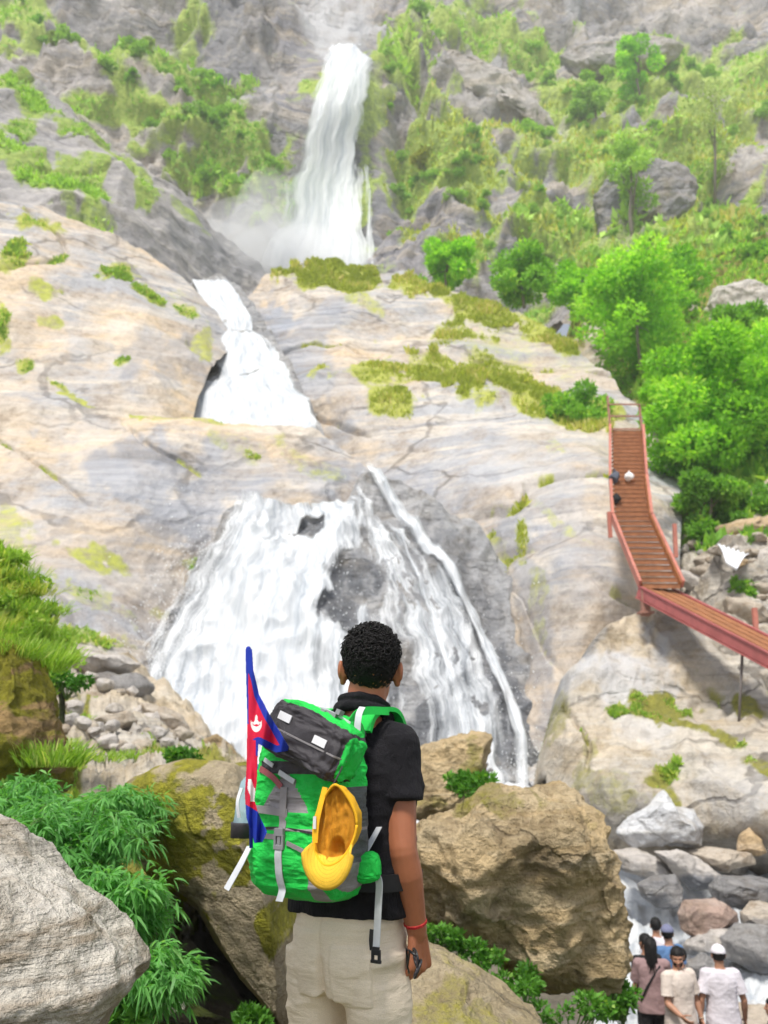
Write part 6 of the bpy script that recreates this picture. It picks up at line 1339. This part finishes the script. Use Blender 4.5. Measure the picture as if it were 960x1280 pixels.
# ---- bamboo-like plants on the left bank
def bamboo(px, py, Y, hpx, wpx, ns, seed, label, lean=0.0, L=.072, lp=34):
    rng = np.random.default_rng(seed); B = U(px, py, Y); h = (U(px, py - hpx, Y)[2] - B[2]); w = wpx / F * Y / 2
    r = empty('bamboo_plant', B.tolist()); tag(r, label, 'bamboo')
    mb = MB(); pos = []; axs = []; tn = []
    for k in range(ns):
        a = rng.uniform(0, 2 * np.pi); q = math.sqrt(rng.uniform(0, 1)); ex = math.cos(a) * q * w + lean * h; ey = math.sin(a) * q * w * .6 - .12
        hh = h * rng.uniform(.55, 1.0) * (1 - .25 * q)
        p0 = np.array([ex * .15, ey * .15, -.08]); p1 = np.array([ex * .45, ey * .45, hh * .72]); p2 = np.array([ex * .85, ey * .85, hh]); p3 = np.array([ex * 1.2, ey * 1.2 - .05, hh * rng.uniform(.72, .95)])
        t = np.linspace(0, 1, 12)[:, None]; c = (1 - t) ** 3 * p0 + 3 * (1 - t) ** 2 * t * p1 + 3 * (1 - t) * t * t * p2 + t ** 3 * p3
        mb.tube([tuple(x) for x in c], [.0045 * (1 - .7 * i / 11) for i in range(12)], 4)
        tt = rng.uniform(.12, 1.0, lp) ** .8; cc = (1 - tt[:, None]) ** 3 * p0 + 3 * (1 - tt[:, None]) ** 2 * tt[:, None] * p1 + 3 * (1 - tt[:, None]) * tt[:, None] ** 2 * p2 + tt[:, None] ** 3 * p3
        # short side twigs carry the leaves in fans
        aa = rng.uniform(0, 2 * np.pi, lp); off = np.stack([np.cos(aa), np.sin(aa), rng.uniform(-.3, .4, lp)], 1) * rng.uniform(0, .11, (lp, 1))
        for i in range(lp):
            for _ in range(4):
                pos.append(cc[i] + off[i]); d = off[i] / (np.linalg.norm(off[i]) + 1e-6) + rng.normal(size=3) * .55 + np.array([0, -.15, -.15]); axs.append(d)
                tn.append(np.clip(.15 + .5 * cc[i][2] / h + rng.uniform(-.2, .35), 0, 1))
    mb.obj('stem', L_stem, r)
    pos = np.array(pos); n = len(pos)
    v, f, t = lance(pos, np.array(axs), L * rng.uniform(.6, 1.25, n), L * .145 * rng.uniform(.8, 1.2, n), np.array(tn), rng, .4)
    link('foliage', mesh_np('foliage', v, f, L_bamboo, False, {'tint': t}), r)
bamboo(85, 1150, 4.3, 200, 205, 46, 501, 'tall bamboo clump with narrow leaves between the mossy ochre rock and the slab')
bamboo(155, 1220, 4.0, 175, 120, 34, 502, 'drooping bamboo clump in front of the mossy slab', .02)
bamboo(190, 1262, 3.8, 105, 84, 20, 503, 'lowest bamboo clump beside the dark hollow')
bamboo(35, 1080, 4.6, 130, 130, 22, 504, 'bamboo clump at the left edge behind the pale pointed rock')
bamboo(140, 1080, 5.0, 125, 120, 20, 505, 'bamboo clump rising at the back against the mossy slab')
# ---- tall grass over the ochre rock
def tuft(B, h, w, n, seed, label, mat, cat='grass', name='grass_tuft', bw=.008, group=None, lean=0.0):
    rng = np.random.default_rng(seed); a = rng.uniform(0, 2 * np.pi, n); q = np.sqrt(rng.uniform(0, 1, n))
    p = np.stack([np.cos(a) * q * w / 2, np.sin(a) * q * w / 3, np.zeros(n)], 1)
    ax = np.stack([np.cos(a) * q * .5 + lean * rng.uniform(-.6, 1, n) + rng.normal(size=n) * .3, np.sin(a) * q * .5 + rng.normal(size=n) * .3, np.ones(n)], 1)
    v, f, t = lance(p, ax, h * rng.uniform(.45, 1.1, n), bw * rng.uniform(.7, 1.3, n), np.clip(rng.uniform(0, 1, n), 0, 1), rng, .28)
    o = link(name, mesh_np(name, v, f, mat, False, {'tint': t})); o.location = list(B); return tag(o, label, cat, group)
tuft(U(8, 826, 5.6), .24, .42, 800, 601, 'tall bright grass on top of the mossy ochre rock', L_grassg, bw=.0055)
[tuft(S_spur.P(np.array(float(x)), np.array(float(y))) - np.array([0, 0, .05]), .30, .6, 300, 680 + i, 'tall soft grass on the slope at the left edge above the mossy ochre rock', [L_grassg, L_grass][i % 3 == 2], bw=.007, lean=.25, group='grass on the slope at the left edge') for i, (x, y) in enumerate([(-5,705),(15,725),(30,745),(45,770),(58,800),(-10,745),(12,765),(30,790),(-25,720),(5,795),(64,822),(-20,785),(48,812)])]
tuft(U(48, 842, 6.0), .35, .35, 420, 603, 'short grass on the right shoulder of the mossy ochre rock', L_grassg, bw=.009)
tuft(U(60, 960, 5.3), .25, .4, 420, 604, 'grass at the foot of the mossy ochre rock', L_grassg, bw=.008)
for k, (x, y, w) in enumerate([(90,905,40),(110,880,30),(75,935,40),(205,948,40),(155,950,40),(235,945,24),(120,955,50),(190,922,20),(262,948,20)]):
    Y = float(S_lbank.Y(x, y)) * .97; tuft(U(x, y, Y), w / F * Y * .55, w / F * Y, 160, 610 + k, 'green grass tuft growing between the stones of the left bank', L_grassg, bw=.010 * Y / 8, group='grass tufts between the stones of the left bank')
# ---- ferns and weeds round the big boulder
def weed(B, w, h, n, seed, label, L=.06, mat=None, group=None):
    rng = np.random.default_rng(seed); lumps = [(rng.uniform(-.4, .4) * w, rng.uniform(-.25, .25) * w, rng.uniform(.2, .8) * h, rng.uniform(.1, .2) * (w + h) * .6) for _ in range(10)]
    lumps = [(l[0] * 1.3, l[1], l[2] * .75, l[3] * rng.uniform(.45, 1.1)) for l in lumps]; p, d, k = lump_points(rng, lumps, n); v, f, t = leaves(p, d + rng.normal(size=(n, 3)) * .5 + np.array([0, 0, .2]), L * rng.uniform(.6, 1.3, n), L * .55, np.clip(rng.uniform(0, .4, 10)[k] + rng.uniform(0, .6, n), 0, 1), rng)
    r = empty('weed', list(B)); tag(r, label, 'weed', group)
    mb = MB(); [mb.tube([(0, 0, -.05), (l[0] * .6, l[1] * .6, l[2] * .7), l[:3]], [.006, .005, .002], 4) for l in lumps]; mb.obj('stem', L_stem, r)
    link('foliage', mesh_np('foliage', v, f, mat or L_fern, False, {'tint': t}), r)
for k, (x, y, Y, w, h, lb) in enumerate([(555,1180,6.1,40,44,'weeds in the gap between the brown boulder and the sloping rock, next to the hand'), (600,1208,6.1,56,50,'weeds under the lower left edge of the brown boulder'), (655,1262,5.9,70,62,'weeds under the middle of the brown boulder'), (715,1285,6.0,80,70,'weeds lowest under the brown boulder'),
        (778,1272,8.2,44,60,'leafy weed beside the woman with long hair'), (765,1240,7.3,30,40,'weed at the right foot of the brown boulder'), (600,995,8.0,44,56,'green plant growing on the brown boulder behind the elbow'), (575,985,8.2,30,40,'small green plant left of the plant on the boulder'), (640,1240,6.3,60,60,'weeds in the shade under the brown boulder')]):
    weed(U(x, y + 6, Y), w / F * Y, h / F * Y * .8, 620, 640 + k, lb, .045 * Y / 6.5)
for i, (x, y) in enumerate([(0,712),(25,742),(48,778),(-8,765),(25,790),(60,812),(8,740),(70,835)]):
    P0 = S_spur.P(np.array(float(x)), np.array(float(y))); weed(P0 - np.array([0, 0, .04]), .45, .26, 420, 720 + i, 'leafy weed among the grass of the slope at the left edge', .055, L_grassg, 'weeds on the slope at the left edge')
for k, (x, y, Y, w, h, lb) in enumerate([(140,1285,3.6,60,30,'low weed beside the flat tan stone'), (232,955,8.0,40,24,'weed on top of the mossy slab'), (320,1290,5.0,36,30,'low weed beside the beige trousers'), (84,868,8.0,40,40,'green weed between the mossy ochre rock and the rubble'), (30,1000,5.2,50,40,'weed at the foot of the mossy ochre rock')]):
    weed(U(x, y, Y), w / F * Y, h / F * Y, 500, 660 + k, lb, .05)
# ------------------------------------------------------------------ steel stairway and walkway
P_pink = plain('faded_red_paint', (.46, .17, .125), .55, .35, 0, .22, 3)
P_dred = plain('dark_red_paint', (.36, .10, .095), .55, .35, 0, .25, 3)
P_rust = plain('rusty_steel', (.33, .135, .05), .75, .3, 0, .35, 4)
P_deck = plain('rusty_checker_plate', (.30, .125, .055), .7, .3, 0, .3, 5, .4, 30)
P_post = plain('rust_brown_post', (.32, .16, .12), .7, .3, 0, .25, 5)
def bridge():
    C = V(800, 735, 25.0); W = 1.08
    root = empty('footbridge', C)
    tag(root, 'rust red steel stairway and sloping walkway climbing the rock on the right', 'footbridge')
    def L(p): return Vector(p) - C
    ax = lambda p: L(p)
    X = Vector((1, 0, 0))
    # lower ramp (left edge line)
    a0 = C.copy(); a1 = V(960, 818, 21.0); d = (a1 - a0).normalized(); a2 = a0 + d * 10.5
    side = Vector((d.y, -d.x, 0)).normalized()
    if side.x < 0: side = -side
    up = side.cross(d); up = up if up.z > 0 else -up
    # deck of long boards with gaps
    mb = MB(); nb = 7
    for k in range(nb):
        o = side * (W * (k + .5) / nb)
        mb.bar(L(a0) + o + up * .012 * (k % 2), L(a2) + o + up * .012 * (k % 2), W / nb * .86, .05, up)
    mb.obj('deck', P_deck, root, False)
    mb = MB()
    for k in range(12): 
        p = L(a0) + d * (.4 + k * .85) - up * .09; mb.bar(p, p + side * W, .07, .09, up)
    mb.obj('joists', P_rust, root, False)
    for s in (0, 1):
        mb = MB(); o = side * (W * s + (.035 if s else -.035)); t = up * -.11
        mb.bar(L(a0) + o + t, L(a2) + o + t, .05, .25, up); mb.bar(L(a0) + o + up * .05, L(a2) + o + up * .05, .11, .035, up); mb.bar(L(a0) + o - up * .27, L(a2) + o - up * .27, .11, .03, up)
        mb.obj('girder', P_dred, root, False)
    # stairs: left edge path going up
    path = [C.copy(), V(766, 650, 26.9), V(763, 600, 28.6), V(763, 538, 31.2)]
    wr = [W, W, W * .98, W * .98]
    # treads
    pts = []
    tot = 0; segs = [(path[i], path[i + 1]) for i in range(3)]
    rise = .19
    n = 0
    mbt = None
    for (p, q) in segs:
        m = max(2, int((q.z - p.z) / rise))
        for k in range(m):
            c = p.lerp(q, (k + .5) / m); e = (q - p); e.z = 0
            fw = e.normalized() if e.length > .1 else Vector((0, 1, 0))
            mb = MB(); M = Matrix.Identity(3)
            sd = Vector((W, 0, 0)); c1 = L(c) + Vector((.04, 0, 0))
            mb.box(c1 + Vector((W / 2, 0, 0)), (W - .04, .27, .035)); mb.box(c1 + Vector((W / 2, -.125, -.06)), (W - .04, .02, .12))
            n += 1
            if 1:
                mb.obj('tread', P_deck, root, False)
    # stringers
    def stringer(off, names):
        for i in range(3):
            p, q = path[i], path[i + 1]
            mb = MB(); u = Vector((0, -.6, .8)); dd = (q - p).normalized(); uu = (u - dd * u.dot(dd)).normalized()
            o = Vector((off, 0, 0))
            mb.bar(L(p) + o + uu * .14, L(q) + o + uu * .10, .05, .26, uu)
            mb.bar(L(p) + o + uu * .24, L(q) + o + uu * .24, .08, .04, uu)
            mb.obj('stringer', P_pink, root, False)
    stringer(-.03, 0); stringer(W + .07, 1)
    # plain rusty inner lining plates and hand rails
    for s in (0, 1):
        for i in range(2):
            p, q = path[i], path[i + 1]; dd = (q - p).normalized(); u = Vector((0, -.6, .8)); uu = (u - dd * u.dot(dd)).normalized(); o = Vector((.02 if s == 0 else W + .02, 0, 0))
            mb = MB(); mb.bar(L(p) + o + uu * .11, L(q) + o + uu * .11, .03, .2, uu); mb.obj('side_plate', P_rust, root, False)
    # upper frame with cross bars
    t = path[-1]
    for s in (0, 1):
        mb = MB(); mb.bar(L(t) + Vector((W * s + (.05 if s else 0), 0, -.3)), L(t) + Vector((W * s + (.05 if s else 0), .1, 1.35 if s == 0 else 1.0)), .07, .07, (0, 1, 0)); mb.obj('post', P_post, root, False)
    for h in (.06, .55, 1.0):
        mb = MB(); mb.bar(L(t) + Vector((0, .03, h)), L(t) + Vector((W + .05, .03, h)), .05, .05); mb.obj('crossbar', P_post, root, False)
    for px, py, ph, Y in ((806, 738, 764, 24.9),):
        mb = MB(); mb.bar(L(V(px, py, Y)), L(V(px + 1, ph + 6, Y)), .22, .2, (0, 1, 0)); mb.box(L(V(px + 1, ph + 2, Y)), (.4, .35, .06)); mb.obj('footing', P_post, root, False)
    mb = MB(); mb.tube([L(V(928, 815, 22.0)), L(V(923, 915, 22.0))], .035, 8); mb.obj('prop', plain('grey_pipe', (.16, .14, .13), .5, .4, .3), root)
    for px, py, ph, Y in ((845, 655, 697, 27.2), (945, 760, 790, 23.0), (763, 640, 672, 27.0)):
        mb = MB(); mb.bar(L(V(px, ph, Y)), L(V(px - 2, py, Y)), .11, .11, (0, 1, 0)); mb.obj('post', P_pink, root, False)
    # concrete landing under the turn
    return path
BR_PATH = bridge()
# loads left on the stairs
for (px, py, Y, sx, c, nm, lb, ct) in ((769, 604, 28.2, .20, (.10, .11, .14), 'bag', 'dark grey bag lying on the stairs near the left side', 'bag'), (787, 602, 28.3, .15, (.8, .78, .76), 'sack', 'white sack lying on the stairs beside a grey bag', 'sack'), (771, 630, 27.4, .15, (.02, .02, .02), 'bag', 'small black bag on a lower step of the stairs', 'bag')):
    v, f = rock_mesh(int(px), 3, 4, .08)
    o = link(nm, mesh_np(nm, v * np.array([sx, sx * .8, sx * 1.05]) + np.array([0, 0, sx]), f, plain(nm + '_cloth', c, .8, .2, 0, .2, 6), True)); o.location = V(px, py, Y); tag(o, lb, ct)
    mb = MB(); mb.tube([(-sx * .3, 0, sx * 1.7), (0, -.02, sx * 2.25), (sx * .3, 0, sx * 1.7)], .03, 6); mb.obj('handle', o.data.materials[0], o)
# ------------------------------------------------------------------ light, air and camera
SUN_EL, SUN_AZ = 62.0, 200.0      # degrees; azimuth clockwise from +Y seen from above
w = bpy.data.worlds.new('World'); SC.world = w; w.use_nodes = True; nt = w.node_tree; T = NT(nt)
sky = T.n('ShaderNodeTexSky', sky_type='NISHITA'); sky.sun_disc = False; sky.sun_elevation = math.radians(SUN_EL); sky.sun_rotation = math.radians(SUN_AZ); sky.altitude = 1500; sky.dust_density = 3.0
bw = T.n('ShaderNodeRGBToBW'); T.l(sky.outputs[0], bw.inputs[0])
bg = nt.nodes['Background']; T.l(T.mix(.72, sky.outputs[0], bw.outputs[0]), bg.inputs['Color']); bg.inputs['Strength'].default_value = .135
ld = bpy.data.lights.new('sun', 'SUN'); ld.energy = 2.4; ld.angle = math.radians(11); ld.color = (1, .95, .87); lo = bpy.data.objects.new('sun', ld); COL.objects.link(lo)
a, e = math.radians(SUN_AZ), math.radians(SUN_EL); d = Vector((math.sin(a) * math.cos(e), math.cos(a) * math.cos(e), math.sin(e))); lo.rotation_euler = d.to_track_quat('Z', 'Y').to_euler(); lo.location = d * 60
cam = bpy.data.cameras.new('camera'); co = bpy.data.objects.new('camera', cam); COL.objects.link(co); co.location = (0, 0, CZ); co.rotation_euler = (math.radians(90) + TH, 0, 0)
cam.sensor_fit = 'VERTICAL'; cam.sensor_height = 36; cam.sensor_width = 27; cam.lens = 36 * F / 1280; cam.clip_start = .05; cam.clip_end = 3000
cam.dof.use_dof = True; cam.dof.focus_distance = 2.35; cam.dof.aperture_fstop = 5.0
SC.camera = co
SC.view_settings.view_transform = 'Standard'; SC.view_settings.look = 'None'; SC.view_settings.gamma = 1; SC.view_settings.use_curve_mapping = False; SC.view_settings.exposure = EXPOSURE
SC.render.engine = 'CYCLES'; cy = SC.cycles; cy.use_denoising = True; cy.max_bounces = 8; cy.diffuse_bounces = 4; cy.glossy_bounces = 2; cy.transmission_bounces = 4; cy.transparent_max_bounces = 24; cy.use_adaptive_sampling = True; cy.adaptive_threshold = .02; cy.volume_bounces = 2
cy.caustics_reflective = False; cy.caustics_refractive = False
# ---- the valley air and the spray round the falls
def air():
    m = bpy.data.materials.new('valley_air'); m.use_nodes = True; nt = m.node_tree; nt.nodes.remove(nt.nodes['Principled BSDF'])
    pv = nt.nodes.new('ShaderNodeVolumePrincipled'); pv.inputs['Color'].default_value = (.93, .95, 1, 1); pv.inputs['Density'].default_value = HAZE; pv.inputs['Anisotropy'].default_value = .0
    nt.links.new(pv.outputs[0], nt.nodes['Material Output'].inputs['Volume'])
    mb = MB(); lo = np.array([-400, -120, -12.0]); hi = np.array([420, 300, 330.0]); mb.box((lo + hi) / 2, hi - lo); o = mb.obj('haze', m, None, False); o['kind'] = 'stuff'
    m2 = m.copy(); m2.name = 'spray'; p2 = [n for n in m2.node_tree.nodes if n.type == 'PRINCIPLED_VOLUME'][0]; p2.inputs['Density'].default_value = .10; p2.inputs['Color'].default_value = (.98, .99, 1, 1)
    for px, py, Y, rx, ry, rz in ((350, 325, 108, 8, 4, 5.0), (300, 300, 104, 7, 3, 6), (395, 325, 110, 8, 3, 5), (280, 325, 98, 6, 3, 5), (335, 270, 110, 5, 2.5, 7)):
        v, f = ico(4); q = v * (1 + .18 * fbm(v * 1.5 + px, 3, 7))[:, None]
        o = link('mist', mesh_np('mist', q * np.array([rx, ry, rz]), f, m2, True)); o.location = V(px, py, Y); o['kind'] = 'stuff'
HAZE = .0006
air()
